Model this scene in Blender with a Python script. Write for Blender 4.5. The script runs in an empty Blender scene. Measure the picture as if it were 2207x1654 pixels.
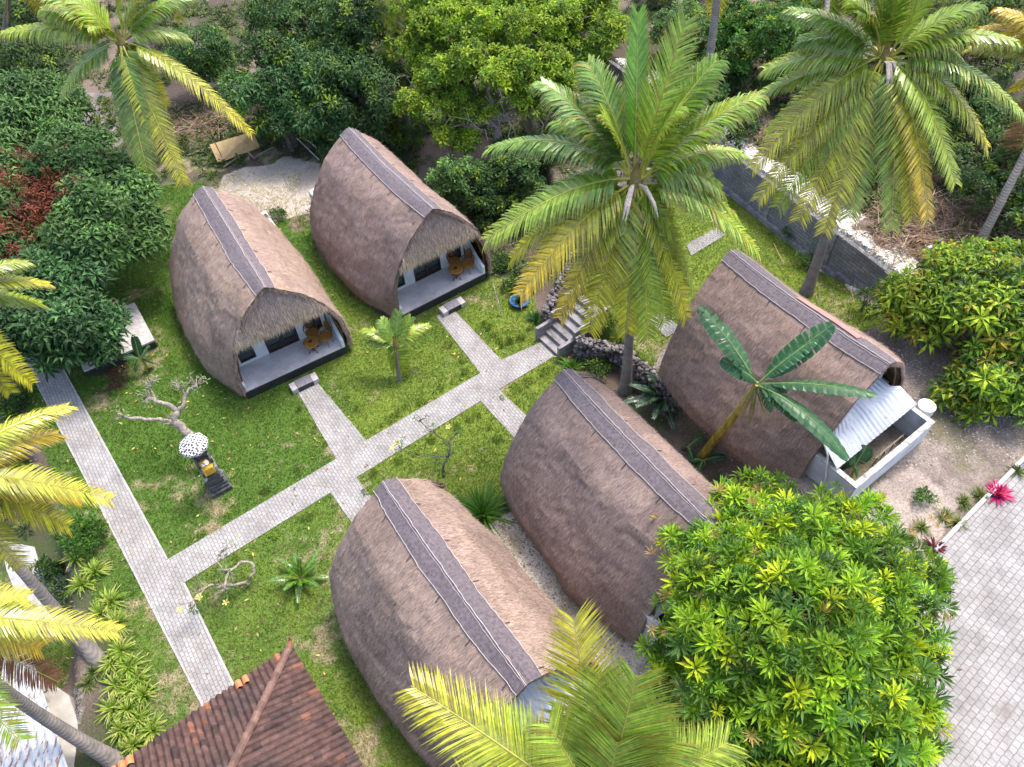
import bpy, math, random
import numpy as np
from mathutils import Vector, Matrix
random.seed(7); RNG = np.random.default_rng(11)
S = bpy.context.scene; COL = S.collection
R = math.radians

# ------------------------------------------------------------------ camera frame (used to survey points off the photograph)
FPX = 1650.0; DEP = R(51.6); ROLL = R(-3.0); CH = 24.0
cF = np.array([0, math.cos(DEP), -math.sin(DEP)]); cR = np.array([1., 0, 0]); cU = np.cross(cR, cF)
cR2 = math.cos(ROLL)*cR + math.sin(ROLL)*cU; cU2 = -math.sin(ROLL)*cR + math.cos(ROLL)*cU
C0 = np.array([0, 0, CH])
def ray(px, py):
    v = cF + cR2*(px-1103.5)/FPX - cU2*(py-827)/FPX
    return v/np.linalg.norm(v)
def G(px, py, z=0.0):
    v = ray(px, py); return C0 + v*((z-CH)/v[2])
def project(P):
    q = P - C0; w = q@cF; w = np.where(w < .1, .1, w)
    return 1103.5 + FPX*(q@cR2)/w, 827 - FPX*(q@cU2)/w

# ------------------------------------------------------------------ noise
_T = np.random.default_rng(3).random((256, 256))
def vnoise(x, y, s=1.0, o=0.0):
    x = np.asarray(x, float)/s + 37.3 + o; y = np.asarray(y, float)/s + 91.7 + o*1.7
    xi = np.floor(x).astype(int); yi = np.floor(y).astype(int); fx = x-xi; fy = y-yi
    fx = fx*fx*(3-2*fx); fy = fy*fy*(3-2*fy)
    a = _T[xi % 256, yi % 256]; b = _T[(xi+1) % 256, yi % 256]; c = _T[xi % 256, (yi+1) % 256]; d = _T[(xi+1) % 256, (yi+1) % 256]
    return (a*(1-fx)+b*fx)*(1-fy)+(c*(1-fx)+d*fx)*fy
def fbm(x, y, s=1.0, o=0.0, n=4):
    r = 0; a = 1; t = 0
    for k in range(n):
        r = r + a*vnoise(x, y, s/(2**k), o+k*13.1); t += a; a *= .55
    return r/t
def sstep(a, b, x):
    t = np.clip((x-a)/(b-a), 0, 1); return t*t*(3-2*t)
def inpoly(x, y, poly):
    x = np.asarray(x, float); y = np.asarray(y, float); r = np.zeros(x.shape, bool); n = len(poly)
    for i in range(n):
        x0, y0 = poly[i]; x1, y1 = poly[(i+1) % n]
        if y0 == y1: continue
        c = ((y0 > y) != (y1 > y)) & (x < (x1-x0)*(y-y0)/(y1-y0)+x0)
        r ^= c
    return r
def polydist(x, y, pl):
    """signed distance to an open polyline: positive on its right side when walking along it"""
    x = np.asarray(x, float); y = np.asarray(y, float)
    best = np.full(x.shape, 1e9); sg = np.ones(x.shape)
    for i in range(len(pl)-1):
        ax, ay = pl[i]; bx, by = pl[i+1]; dx, dy = bx-ax, by-ay; L2 = dx*dx+dy*dy
        t = np.clip(((x-ax)*dx+(y-ay)*dy)/L2, 0, 1)
        ex = x-(ax+t*dx); ey = y-(ay+t*dy); d = np.hypot(ex, ey)
        m = d < best - 1e-9; best = np.where(m, d, best); sg = np.where(m, np.sign(dy*ex-dx*ey), sg)
    return best*sg

# ------------------------------------------------------------------ terrain
def gp(px, py, z=0): return tuple(G(px, py, z)[:2])
EDGE = [(-2, 75), (0.5, 45), (1.6, 34), (2.6, 28.5), (3.1, 25.4), (2.85, 24.2), (3.1, 22.0), (4.4, 19.7), (7.5, 14.6), (9.3, 11.6), (9.6, 9.0), (9.0, 2), (9, -20)]  # garden terrace edge, walking towards the camera
LEFT = [(-32, 30), (-22, 21.5), (-20.0, 19.2), (-17.3, 15.4), (-15.6, 12.6), (-14.4, 9.6), (-13.6, 7.2), (-12, 0), (-12, -20)]
WALL = [(2.6, 44.2), (9.62, 31.0), (12.41, 25.74), (15.45, 20.1), (20.6, 10.7)]
H5O = (7.77, 19.7)
def gz(x, y):
    x = np.asarray(x, float); y = np.asarray(y, float)
    e = polydist(x, y, EDGE)                       # negative on the left-hand side -> east = left when walking south
    up = sstep(0.0, .32, -e)
    u = (x-H5O[0])*.574-(y-H5O[1])*.819; v = (x-H5O[0])*.819+(y-H5O[1])*.574
    p = u+.45*np.clip(v, 0, 9)
    z = up*(1.1+1.0*sstep(3.2, 6.8, p))
    l = polydist(x, y, LEFT)
    z = z - 1.0*sstep(0.0, .8, l)
    w = polydist(x, y, WALL)
    behind = sstep(0.0, .25, -w-0.12)*sstep(-25, -2, -(np.hypot(x-10, y-30)-60))
    zb = 2.93+.02*np.clip(-w, 0, 30)
    z = z*(1-behind)+zb*behind
    far = sstep(30, 60, np.hypot(x, y-25))
    z = z + far*(fbm(x, y, 18, 5)-.5)*2.0 + (fbm(x, y, 2.5, 9)-.5)*.12*sstep(.5, 2.0, -w)
    return z
def GG(px, py, dz=0.0):
    z = 0.0
    for _ in range(25):
        p = G(px, py, z+dz); z2 = float(gz(p[0], p[1])); z = z*.5+z2*.5
    return G(px, py, z+dz)

# ------------------------------------------------------------------ materials
def newmat(name):
    m = bpy.data.materials.new(name); m.use_nodes = True; nt = m.node_tree
    return m, nt, nt.nodes, nt.links, nt.nodes['Principled BSDF']
def mixrgb(nt, a, b, fac, bt='MIX'):
    n = nt.nodes.new('ShaderNodeMix'); n.data_type = 'RGBA'; n.blend_type = bt
    for sock, val in ((n.inputs[0], fac), (n.inputs[6], a), (n.inputs[7], b)):
        if hasattr(val, 'is_linked') or hasattr(val, 'node'): nt.links.new(val, sock)
        elif isinstance(val, (int, float)): sock.default_value = val
        else: sock.default_value = (*val, 1) if len(val) == 3 else val
    return n.outputs[2]
def noise(nt, scale, detail=4, vec=None, rough=.6):
    n = nt.nodes.new('ShaderNodeTexNoise'); n.inputs['Scale'].default_value = scale; n.inputs['Detail'].default_value = detail; n.inputs['Roughness'].default_value = rough
    if vec is not None: nt.links.new(vec, n.inputs['Vector'])
    return n.outputs['Fac']
def ramp(nt, fac, stops):
    n = nt.nodes.new('ShaderNodeValToRGB'); nt.links.new(fac, n.inputs[0]); cr = n.color_ramp
    while len(cr.elements) > 1: cr.elements.remove(cr.elements[-1])
    cr.elements[0].position = stops[0][0]; c = stops[0][1]; cr.elements[0].color = (*c, 1)
    for p, c in stops[1:]:
        e = cr.elements.new(p); e.color = (*c, 1)
    return n.outputs[0]
def coord(nt, which='Object', scale=(1, 1, 1), rot=(0, 0, 0)):
    t = nt.nodes.new('ShaderNodeTexCoord'); m = nt.nodes.new('ShaderNodeMapping'); nt.links.new(t.outputs[which], m.inputs[0])
    m.inputs['Scale'].default_value = scale; m.inputs['Rotation'].default_value = rot
    return m.outputs[0]
def bump(nt, bs, h, strength=.4, dist=.02):
    b = nt.nodes.new('ShaderNodeBump'); b.inputs['Strength'].default_value = strength; b.inputs['Distance'].default_value = dist
    nt.links.new(h, b.inputs['Height']); nt.links.new(b.outputs[0], bs.inputs['Normal'])
def solid(name, c, rough=.7, var=.18, scale=6, bs_=.25, metal=0, c2=None, dist=.01):
    m, nt, N, L, bs = newmat(name); f = noise(nt, scale, 5, coord(nt))
    c2 = c2 or tuple(x*(1-var*2) for x in c)
    L.new(ramp(nt, f, [(.32, c2), (.68, tuple(min(1, x*(1+var)) for x in c))]), bs.inputs['Base Color'])
    bs.inputs['Roughness'].default_value = rough; bs.inputs['Metallic'].default_value = metal
    bump(nt, bs, noise(nt, scale*7, 3, coord(nt)), bs_, dist)
    return m
def leafmat(name, trans=.35, rough=.42, spec=.35, sat=1.0):
    """leaf colour comes from the per-leaf colour attribute"""
    m, nt, N, L, bs = newmat(name)
    a = N.new('ShaderNodeAttribute'); a.attribute_name = 'Col'
    f = noise(nt, 9, 2, coord(nt)); c = mixrgb(nt, a.outputs[0], ramp(nt, f, [(.3, (.72, .76, .72)), (.7, (1.2, 1.15, 1.1))]), 1.0, 'MULTIPLY')
    L.new(c, bs.inputs['Base Color']); bs.inputs['Roughness'].default_value = rough; bs.inputs['Specular IOR Level'].default_value = spec
    t = N.new('ShaderNodeBsdfTranslucent'); L.new(mixrgb(nt, c, (1.0, 1.0, .35), .55, 'MULTIPLY'), t.inputs[0])
    mx = N.new('ShaderNodeMixShader'); mx.inputs[0].default_value = trans; L.new(bs.outputs[0], mx.inputs[1]); L.new(t.outputs[0], mx.inputs[2])
    L.new(mx.outputs[0], N['Material Output'].inputs[0]); return m
def attrmat(name, rough=.85, fine=30, amp=(.65, 1.3), bs_=.5, dist=.02, spec=.3, streak=None):
    m, nt, N, L, bs = newmat(name)
    a = N.new('ShaderNodeAttribute'); a.attribute_name = 'Col'
    f = noise(nt, fine, 4, coord(nt, 'Object', streak or (1, 1, 1)))
    c = mixrgb(nt, a.outputs[0], ramp(nt, f, [(.3, (amp[0],)*3), (.7, (amp[1],)*3)]), 1.0, 'MULTIPLY')
    L.new(c, bs.inputs['Base Color']); bs.inputs['Roughness'].default_value = rough; bs.inputs['Specular IOR Level'].default_value = spec
    bump(nt, bs, f, bs_, dist); return m
def brickmat(name, c1, c2, mortar, bw, bh, ms=.012, squash=1, offset=.5, rough=.85, rot=(0, 0, 0), which='Object', dirt=None, bias=0, smooth=.15, dist=.012, streak=1.0, warp=.012):
    m, nt, N, L, bs = newmat(name)
    v = coord(nt, which, (1, 1, 1), rot)
    nz = N.new('ShaderNodeTexNoise'); nz.inputs['Scale'].default_value = 5; L.new(v, nz.inputs['Vector'])
    sc = N.new('ShaderNodeVectorMath'); sc.operation = 'SCALE'; sc.inputs[3].default_value = warp*2; L.new(nz.outputs['Color'], sc.inputs[0])
    ad = N.new('ShaderNodeVectorMath'); L.new(v, ad.inputs[0]); L.new(sc.outputs[0], ad.inputs[1])
    b = N.new('ShaderNodeTexBrick'); L.new(ad.outputs[0], b.inputs['Vector'])
    b.inputs['Color1'].default_value = (*c1, 1); b.inputs['Color2'].default_value = (*c2, 1); b.inputs['Mortar'].default_value = (*mortar, 1)
    b.inputs['Scale'].default_value = 1; b.inputs['Brick Width'].default_value = bw; b.inputs['Row Height'].default_value = bh
    b.inputs['Mortar Size'].default_value = ms; b.inputs['Mortar Smooth'].default_value = smooth; b.inputs['Bias'].default_value = bias; b.offset = offset
    c = mixrgb(nt, b.outputs['Color'], ramp(nt, noise(nt, 1.1, 6, v, .7), [(.3, (.70, .68, .66)), (.62, (1.12, 1.12, 1.12))]), 1, 'MULTIPLY')
    c = mixrgb(nt, c, ramp(nt, noise(nt, 26, 4, v, .7), [(.3, (.78, .78, .78)), (.7, (1.15, 1.15, 1.15))]), 1, 'MULTIPLY')
    if dirt:
        fac = ramp(nt, noise(nt, dirt[1], 5, v, .62), [(dirt[2], (0, 0, 0)), (dirt[2]+.06, (1, 1, 1))])
        c = mixrgb(nt, c, dirt[0], fac)
    L.new(c, bs.inputs['Base Color']); bs.inputs['Roughness'].default_value = rough
    inv = N.new('ShaderNodeMath'); inv.operation = 'SUBTRACT'; inv.inputs[0].default_value = 1; L.new(b.outputs['Fac'], inv.inputs[1])
    bump(nt, bs, inv.outputs[0], .7, dist); return m

M = {}
M['ground'] = attrmat('ground_mix', .95, 16, (.6, 1.35), .7, .04)
M['blade'] = leafmat('grass_blade', .35, .6, .2)
M['palmleaf'] = leafmat('palm_leaflet', .24, .30, .7)
M['leaf'] = leafmat('broad_leaf', .36, .48, .35)
M['mangoleaf'] = leafmat('glossy_leaf', .30, .52, .3)
M['banana'] = leafmat('banana_leaf', .30, .38, .45)
M['straw'] = attrmat('thatch_straw', .95, 3.6, (.66, 1.42), .8, .03, .1, (1.6, 14, 1.6))
M['strawg'] = attrmat('gable_straw', .95, 3, (.66, 1.45), .8, .03, .1, (12, 1.3, 1.3))
M['litter'] = attrmat('dry_litter', .95, 8, (.7, 1.25), .3, .01, .1)
M['rock'] = attrmat('rough_stone', .95, 9, (.55, 1.3), .8, .04, .2)
M['white'] = solid('white_wall_paint', (.74, .77, .80), .6, .07, 1.6, .15)
M['rendered'] = solid('weathered_render', (.60, .62, .66), .8, .13, 1.8, .3)
M['capc'] = solid('bare_wall_cap', (.50, .48, .45), .95, .3, 5, .6)
M['plinth'] = solid('black_plinth', (.03, .03, .034), .6, .2, 4)
M['tile'] = brickmat('porch_tile', (.62, .59, .60), (.58, .55, .565), (.48, .46, .47), .4, .4, .003, offset=0, rough=.35, warp=0, dist=.002)
M['frame'] = solid('dark_window_frame', (.035, .026, .022), .4, .2, 9)
mg, nt, N, L, bs = newmat('window_glass'); bs.inputs['Base Color'].default_value = (.05, .065, .07, 1); bs.inputs['Roughness'].default_value = .08; M['glass'] = mg
M['curtain'] = solid('pale_curtain', (.42, .45, .46), .9, .2, 8)
M['mat'] = solid('grey_door_mat', (.24, .22, .25), .95, .2, 20)
M['slabw'] = solid('pale_step_stone', (.50, .47, .46), .8, .15, 8)
M['darkfloor'] = solid('damp_dark_floor', (.055, .04, .038), .6, .25, 4)
M['bamboo'] = brickmat('bamboo_lining', (.20, .12, .055), (.12, .07, .035), (.03, .02, .012), 3.0, .07, .012, rough=.7, rot=(R(90), 0, 0))
M['wood'] = solid('honey_wood', (.36, .17, .035), .4, .22, 7)
M['darkwood'] = solid('brown_wood', (.17, .075, .028), .45, .25, 7)
M['string'] = solid('white_string', (.55, .48, .46), .8, .1, 9)
M['ridge'] = solid('ridge_netting', (.165, .135, .15), .6, .22, 11, .9, 0, (.09, .072, .078), .03)
M['pink'] = solid('pink_tarpaulin', (.52, .22, .19), .6, .15, 3)
M['paver'] = brickmat('path_pavers', (.37, .355, .35), (.30, .29, .285), (.18, .17, .16), .20, .115, .010, rough=.9, dist=.012, warp=.03)
M['cobble'] = brickmat('plaza_pavers', (.33, .315, .305), (.28, .27, .265), (.19, .175, .165), .20, .19, .012, rough=.9, offset=.5, dist=.012, warp=.02, dirt=((.20, .175, .16), .45, .66))
M['kerb'] = solid('pale_concrete', (.42, .41, .40), .9, .15, 5, .4)
M['concrete'] = solid('grey_concrete', (.25, .235, .24), .9, .25, 3, .4)
M['block'] = brickmat('concrete_block', (.27, .27, .28), (.19, .19, .20), (.12, .118, .12), .42, .165, .014, rough=.95, rot=(R(90), 0, 0), dist=.015)
M['dkstone'] = solid('dark_volcanic_stone', (.085, .085, .092), .8, .3, 8, .5)
M['ltstone'] = solid('grey_carved_stone', (.22, .215, .22), .85, .3, 10, .6)
M['yellow'] = solid('yellow_cloth', (.62, .36, .03), .8, .2, 8)
M['blue'] = solid('blue_plastic', (.015, .10, .28), .4, .15, 4)
M['whiteplastic'] = solid('white_plastic', (.70, .70, .66), .4, .07, 3)
M['bark'] = solid('grey_bark', (.19, .165, .14), .95, .3, 6, .8, 0, None, .04)
M['darkbark'] = solid('brown_bark', (.10, .075, .058), .95, .3, 6, .8, 0, None, .04)
M['palebark'] = solid('pale_silver_bark', (.40, .34, .29), .85, .25, 11, .9, 0, (.17, .145, .125), .03)
M['ply'] = solid('plywood', (.52, .36, .17), .8, .12, 3)
M['pole'] = solid('weathered_pole', (.30, .26, .22), .9, .3, 6)
M['lath'] = solid('white_lath', (.62, .60, .57), .9, .2, 6)
# palm trunk with ring scars
mp, nt, N, L, bs = newmat('palm_trunk')
w = N.new('ShaderNodeTexWave'); w.wave_type = 'BANDS'; w.bands_direction = 'Z'; w.inputs['Scale'].default_value = 3.4; w.inputs['Distortion'].default_value = 2.4; w.inputs['Detail'].default_value = 3
L.new(coord(nt), w.inputs['Vector'])
c = mixrgb(nt, ramp(nt, w.outputs['Fac'], [(.0, (.20, .175, .155)), (.5, (.245, .22, .20)), (1.0, (.265, .24, .22))]), ramp(nt, noise(nt, 3, 5, coord(nt)), [(.3, (.6, .62, .6)), (.7, (1.15, 1.1, 1.1))]), 1, 'MULTIPLY')
L.new(c, bs.inputs['Base Color']); bs.inputs['Roughness'].default_value = .95; bump(nt, bs, w.outputs['Fac'], .35, .02); M['palmtrunk'] = mp
# banana stem
mp, nt, N, L, bs = newmat('banana_stem')
L.new(ramp(nt, noise(nt, 3.5, 5, coord(nt, 'Object', (2, 2, .7))), [(.3, (.10, .055, .02)), (.48, (.30, .24, .03)), (.7, (.46, .40, .07))]), bs.inputs['Base Color']); M['bstem'] = mp
# corrugated zinc (geometry carries the corrugation)
def zinc(name, c, rust, pos=.6, scale=3, stretch=(1, 1, 1), rough=.45, metal=.55):
    m, nt, N, L, bs = newmat(name); v = coord(nt, 'Object', stretch)
    fac = ramp(nt, noise(nt, scale, 6, v, .7), [(pos, (0, 0, 0)), (pos+.07, (1, 1, 1))])
    L.new(mixrgb(nt, ramp(nt, noise(nt, 2, 4, v), [(.3, tuple(x*.8 for x in c)), (.7, c)]), rust, fac), bs.inputs['Base Color'])
    bs.inputs['Roughness'].default_value = rough; bs.inputs['Metallic'].default_value = metal; return m
M['zinc'] = zinc('zinc_sheet', (.52, .55, .60), (.30, .27, .26), .60, 3, (3, .6, 1), .5, .4)
M['rustzinc'] = zinc('painted_rusty_zinc', (.58, .60, .62), (.20, .12, .09), .53, 1.7, (5.5, 1.2, 1), .6, .1)
# checked cloth
mc, nt, N, L, bs = newmat('checked_cloth'); ck = N.new('ShaderNodeTexChecker'); ck.inputs['Scale'].default_value = 13; ck.inputs[1].default_value = (.78, .78, .78, 1); ck.inputs[2].default_value = (.03, .03, .035, 1)
L.new(coord(nt), ck.inputs[0]); L.new(ck.outputs[0], bs.inputs['Base Color']); M['check'] = mc
# clay tiles
M['clay'] = attrmat('clay_tiles', .9, 5, (.6, 1.3), .5, .02, .2)
M['claynew'] = solid('new_clay_tile', (.60, .22, .09), .85, .15, 7)

# ------------------------------------------------------------------ mesh builder
class B:
    def __init__(s): s.v = []; s.f = []; s.c = []; s.n = 0
    def add(s, v, f, col=None):
        v = np.asarray(v, float).reshape(-1, 3)
        for g in (f if isinstance(f, list) and len(f) and isinstance(f[0], np.ndarray) and f[0].ndim == 2 else [f]):
            if isinstance(g, np.ndarray): s.f.append(g+s.n)
            else:
                for q in g: s.f.append(np.asarray([q])+s.n)
        s.v.append(v); s.n += len(v)
        if col is None: col = (1, 1, 1)
        c = np.asarray(col, float)
        if c.ndim == 1: c = np.tile(c, (len(v), 1))
        s.c.append(c); return s
    def box(s, c, d, rz=0.0, col=None, M3=None, taper=1.0, bev=0.0):
        x, y, z = np.array(d)/2
        if bev:
            b = min(bev, x*.9, y*.9, z*.9); P = []
            for zz, k in ((-z, b), (-z+b, 0), (z-b, 0), (z, b)):

                kx, ky = x-k, y-k
                P += [(-kx, -ky, zz), (kx, -ky, zz), (kx, ky, zz), (-kx, ky, zz)]
            P = np.array(P); F = [(3, 2, 1, 0), (12, 13, 14, 15)]
            for r in range(3):
                for i in range(4):
                    j = (i+1) % 4; F.append((r*4+i, r*4+j, r*4+4+j, r*4+4+i))
        else:
            P = np.array([(-x, -y, -z), (x, -y, -z), (x, y, -z), (-x, y, -z), (-x*taper, -y*taper, z), (x*taper, -y*taper, z), (x*taper, y*taper, z), (-x*taper, y*taper, z)])
            F = [(3, 2, 1, 0), (4, 5, 6, 7), (0, 1, 5, 4), (1, 2, 6, 5), (2, 3, 7, 6), (3, 0, 4, 7)]
        if M3 is not None: P = P@np.asarray(M3).T
        elif rz:
            cz, sz = math.cos(rz), math.sin(rz); P = P@np.array([[cz, sz, 0], [-sz, cz, 0], [0, 0, 1]])
        return s.add(P+np.array(c), F, col)
    def tube(s, pts, rad, n=8, col=None, cap=True):
        pts = [np.array(p, float) for p in pts]; k = len(pts)
        rad = [rad]*k if np.isscalar(rad) else rad
        V = []; u = None
        for i, p in enumerate(pts):
            d = pts[min(i+1, k-1)]-pts[max(i-1, 0)]; d = d/(np.linalg.norm(d)+1e-9)
            if u is None: a = np.array([1., 0, 0]) if abs(d[0]) < .8 else np.array([0, 1., 0]); u = np.cross(d, a)
            u = u-d*(u@d); u /= np.linalg.norm(u)+1e-9; w = np.cross(d, u)
            for j in range(n):
                t = 2*math.pi*j/n; V.append(p+rad[i]*(u*math.cos(t)+w*math.sin(t)))
        F = []
        for i in range(k-1):
            for j in range(n): a = i*n+j; b = i*n+(j+1) % n; F.append((a, b, b+n, a+n))
        if cap: F.append(tuple(range(n-1, -1, -1))); F.append(tuple((k-1)*n+j for j in range(n)))
        return s.add(V, F, col)
    def lathe(s, prof, c=(0, 0, 0), n=16, col=None):
        V = []; F = []
        for r, z in prof:
            for j in range(n): t = 2*math.pi*j/n; V.append((c[0]+r*math.cos(t), c[1]+r*math.sin(t), c[2]+z))
        for i in range(len(prof)-1):
            for j in range(n): a = i*n+j; b = i*n+(j+1) % n; F.append((a, b, b+n, a+n))
        F.append(tuple(range(n-1, -1, -1))); F.append(tuple((len(prof)-1)*n+j for j in range(n)))
        return s.add(V, F, col)
    def prism(s, poly, z0, z1, col=None):
        n = len(poly); V = [(x, y, z0) for x, y in poly]+[(x, y, z1) for x, y in poly]
        a = sum(poly[i][0]*poly[(i+1) % n][1]-poly[(i+1) % n][0]*poly[i][1] for i in range(n))
        F = [tuple(range(n-1, -1, -1)), tuple(range(n, 2*n))]+[(i, (i+1) % n, n+(i+1) % n, n+i) for i in range(n)]
        if a < 0: F = [q[::-1] for q in F]
        return s.add(V, F, col)
    def inst(s, TV, TF, pos, mats, cols, tcol=None):
        """many transformed copies of a template baked into this mesh. pos (N,3) mats (N,3,3) cols (N,3); tcol per-vertex tint"""
        N_ = len(pos); k = len(TV)
        V = np.einsum('nij,kj->nki', mats, TV)+pos[:, None, :]
        C = np.repeat(cols[:, None, :], k, 1)
        if tcol is not None: C = C*tcol[None]
        off = (np.arange(N_)*k)[:, None, None]
        s.f.append((TF[None]+off).reshape(-1, TF.shape[1])+s.n)
        s.v.append(V.reshape(-1, 3)); s.c.append(C.reshape(-1, 3)); s.n += N_*k; return s
    def build(s, name, mat, parent=None, world=True, smooth=False):
        V = np.concatenate(s.v); Cc = np.concatenate(s.c)
        if parent is not None and world: V = V-np.array(parent.location)
        groups = {}
        for g in s.f: groups.setdefault(g.shape[1], []).append(g)
        me = bpy.data.meshes.new(name); me.vertices.add(len(V)); me.vertices.foreach_set('co', V.astype(np.float32).ravel())
        idx = []; tot = []
        for k, gs in groups.items():
            a = np.concatenate(gs); idx.append(a.ravel()); tot.append(np.full(len(a), k))
        idx = np.concatenate(idx); tot = np.concatenate(tot)
        me.loops.add(len(idx)); me.loops.foreach_set('vertex_index', idx.astype(np.int32))
        me.polygons.add(len(tot)); st = np.concatenate([[0], np.cumsum(tot)[:-1]])
        me.polygons.foreach_set('loop_start', st.astype(np.int32)); me.polygons.foreach_set('loop_total', tot.astype(np.int32))
        me.polygons.foreach_set('use_smooth', np.full(len(tot), bool(smooth)))
        me.update(calc_edges=True)
        a = me.color_attributes.new('Col', 'FLOAT_COLOR', 'POINT')
        a.data.foreach_set('color', np.concatenate([Cc, np.ones((len(Cc), 1))], 1).astype(np.float32).ravel())
        me.materials.append(mat if not isinstance(mat, str) else M[mat])
        o = bpy.data.objects.new(name, me); COL.objects.link(o)
        if parent is not None: o.parent = parent
        return o
def props(o, label=None, cat=None, group=None, kind=None):
    if label: o['label'] = label
    if cat: o['category'] = cat
    if group: o['group'] = group
    if kind: o['kind'] = kind
    return o
def thing(name, label, cat, loc, rz=0.0, group=None):
    o = bpy.data.objects.new(name, None); COL.objects.link(o); o.location = [float(a) for a in loc]; o.rotation_euler = (0, 0, rz)
    o.empty_display_size = .2
    return props(o, label, cat, group)
def dup(root, loc, rz=None, label=None, sc=None):
    r = root.copy(); COL.objects.link(r); r.location = [float(a) for a in loc]
    if rz is not None: r.rotation_euler = (0, 0, rz)
    if sc: r.scale = (sc,)*3
    if label: r['label'] = label
    for ch in list(root.children):
        c_ = ch.copy(); COL.objects.link(c_); c_.parent = r
        for g in list(ch.children):
            d_ = g.copy(); COL.objects.link(d_); d_.parent = c_
    return r
def rotz(a): c_, s_ = math.cos(a), math.sin(a); return np.array([[c_, -s_, 0], [s_, c_, 0], [0, 0, 1]])
def bases(nrm, spin, scale):
    """(N,3,3) matrices whose Z column is nrm, spun by spin and scaled"""
    nrm = nrm/np.linalg.norm(nrm, axis=1, keepdims=True)
    a = np.where(np.abs(nrm[:, 2:3]) < .9, np.array([[0, 0, 1.]]), np.array([[1., 0, 0]]))
    x = np.cross(a, nrm); x /= np.linalg.norm(x, axis=1, keepdims=True); y = np.cross(nrm, x)
    c_, s_ = np.cos(spin)[:, None], np.sin(spin)[:, None]
    X = x*c_+y*s_; Y = -x*s_+y*c_
    return np.stack([X, Y, nrm], 2)*scale[:, None, None]
def leaf_rosette(n, l, w, e0, e1, seed=0, droop=.25, start=.04, fold=.25):
    """n folded pointed leaves around +Z"""
    rg = np.random.default_rng(seed); V = []; F = []
    for i in range(n):
        a = i*2.399+rg.uniform(-.3, .3); e = R(e0+(e1-e0)*(i/(n-1 or 1))+rg.uniform(-8, 8)); ll = l*rg.uniform(.75, 1.1)
        d = np.array([math.cos(a)*math.cos(e), math.sin(a)*math.cos(e), math.sin(e)]); sd = np.array([-math.sin(a), math.cos(a), 0]); up = np.cross(d, sd)*-1
        if up[2] < 0: up = -up
        b = d*start; m_ = b+d*ll*.55+up*0; t = b+d*ll-np.array([0, 0, 1])*ll*droop
        k = len(V); V += [b, m_+sd*w*.5+up*w*fold, t, m_-sd*w*.5+up*w*fold, m_]
        F += [(k, k+4, k+1), (k+4, k+2, k+1), (k, k+3, k+4), (k+3, k+2, k+4)]
    return np.array(V), np.array(F)
def jitcol(base, n, v=.25, h=.12):
    c_ = np.tile(np.array(base, float), (n, 1))*RNG.uniform(1-v, 1+v, (n, 1)); c_ *= RNG.uniform(1-h, 1+h, (n, 3)); return np.clip(c_, 0, 1)

# ================================================================== GROUND
GR_MAIN = [(30, 790), (200, 640), (300, 520), (345, 400), (440, 395), (600, 450), (672, 460), (690, 560), (840, 705), (1045, 600), (1095, 600), (1150, 640), (1180, 740), (1290, 810), (1200, 900), (1090, 1090), (1060, 1130), (1000, 1200), (720, 1260), (950, 1700), (300, 1700), (262, 1480), (215, 1330), (165, 1200), (110, 1010), (60, 900)]
GR_TERR = [(1180, 640), (1300, 560), (1420, 400), (1560, 395), (1760, 560), (1900, 690), (1850, 720), (1760, 660), (1580, 540), (1450, 720), (1400, 800), (1320, 790), (1240, 730)]
SAND = [(455, 410), (520, 360), (600, 345), (680, 345), (700, 420), (660, 460), (590, 470), (520, 440)]
GRAV34 = [(1050, 1130), (1110, 1100), (1240, 1220), (1400, 1370), (1560, 1500), (1480, 1560), (1280, 1500), (1160, 1330)]
LOWGR = [(-200, 1100), (30, 1240), (40, 1380), (100, 1330), (170, 1390), (150, 1470), (60, 1500), (-200, 1600)]
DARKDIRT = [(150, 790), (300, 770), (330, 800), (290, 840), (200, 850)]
GRAVELBED = [(150, 1490), (260, 1440), (270, 1654), (200, 1654)]
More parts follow.
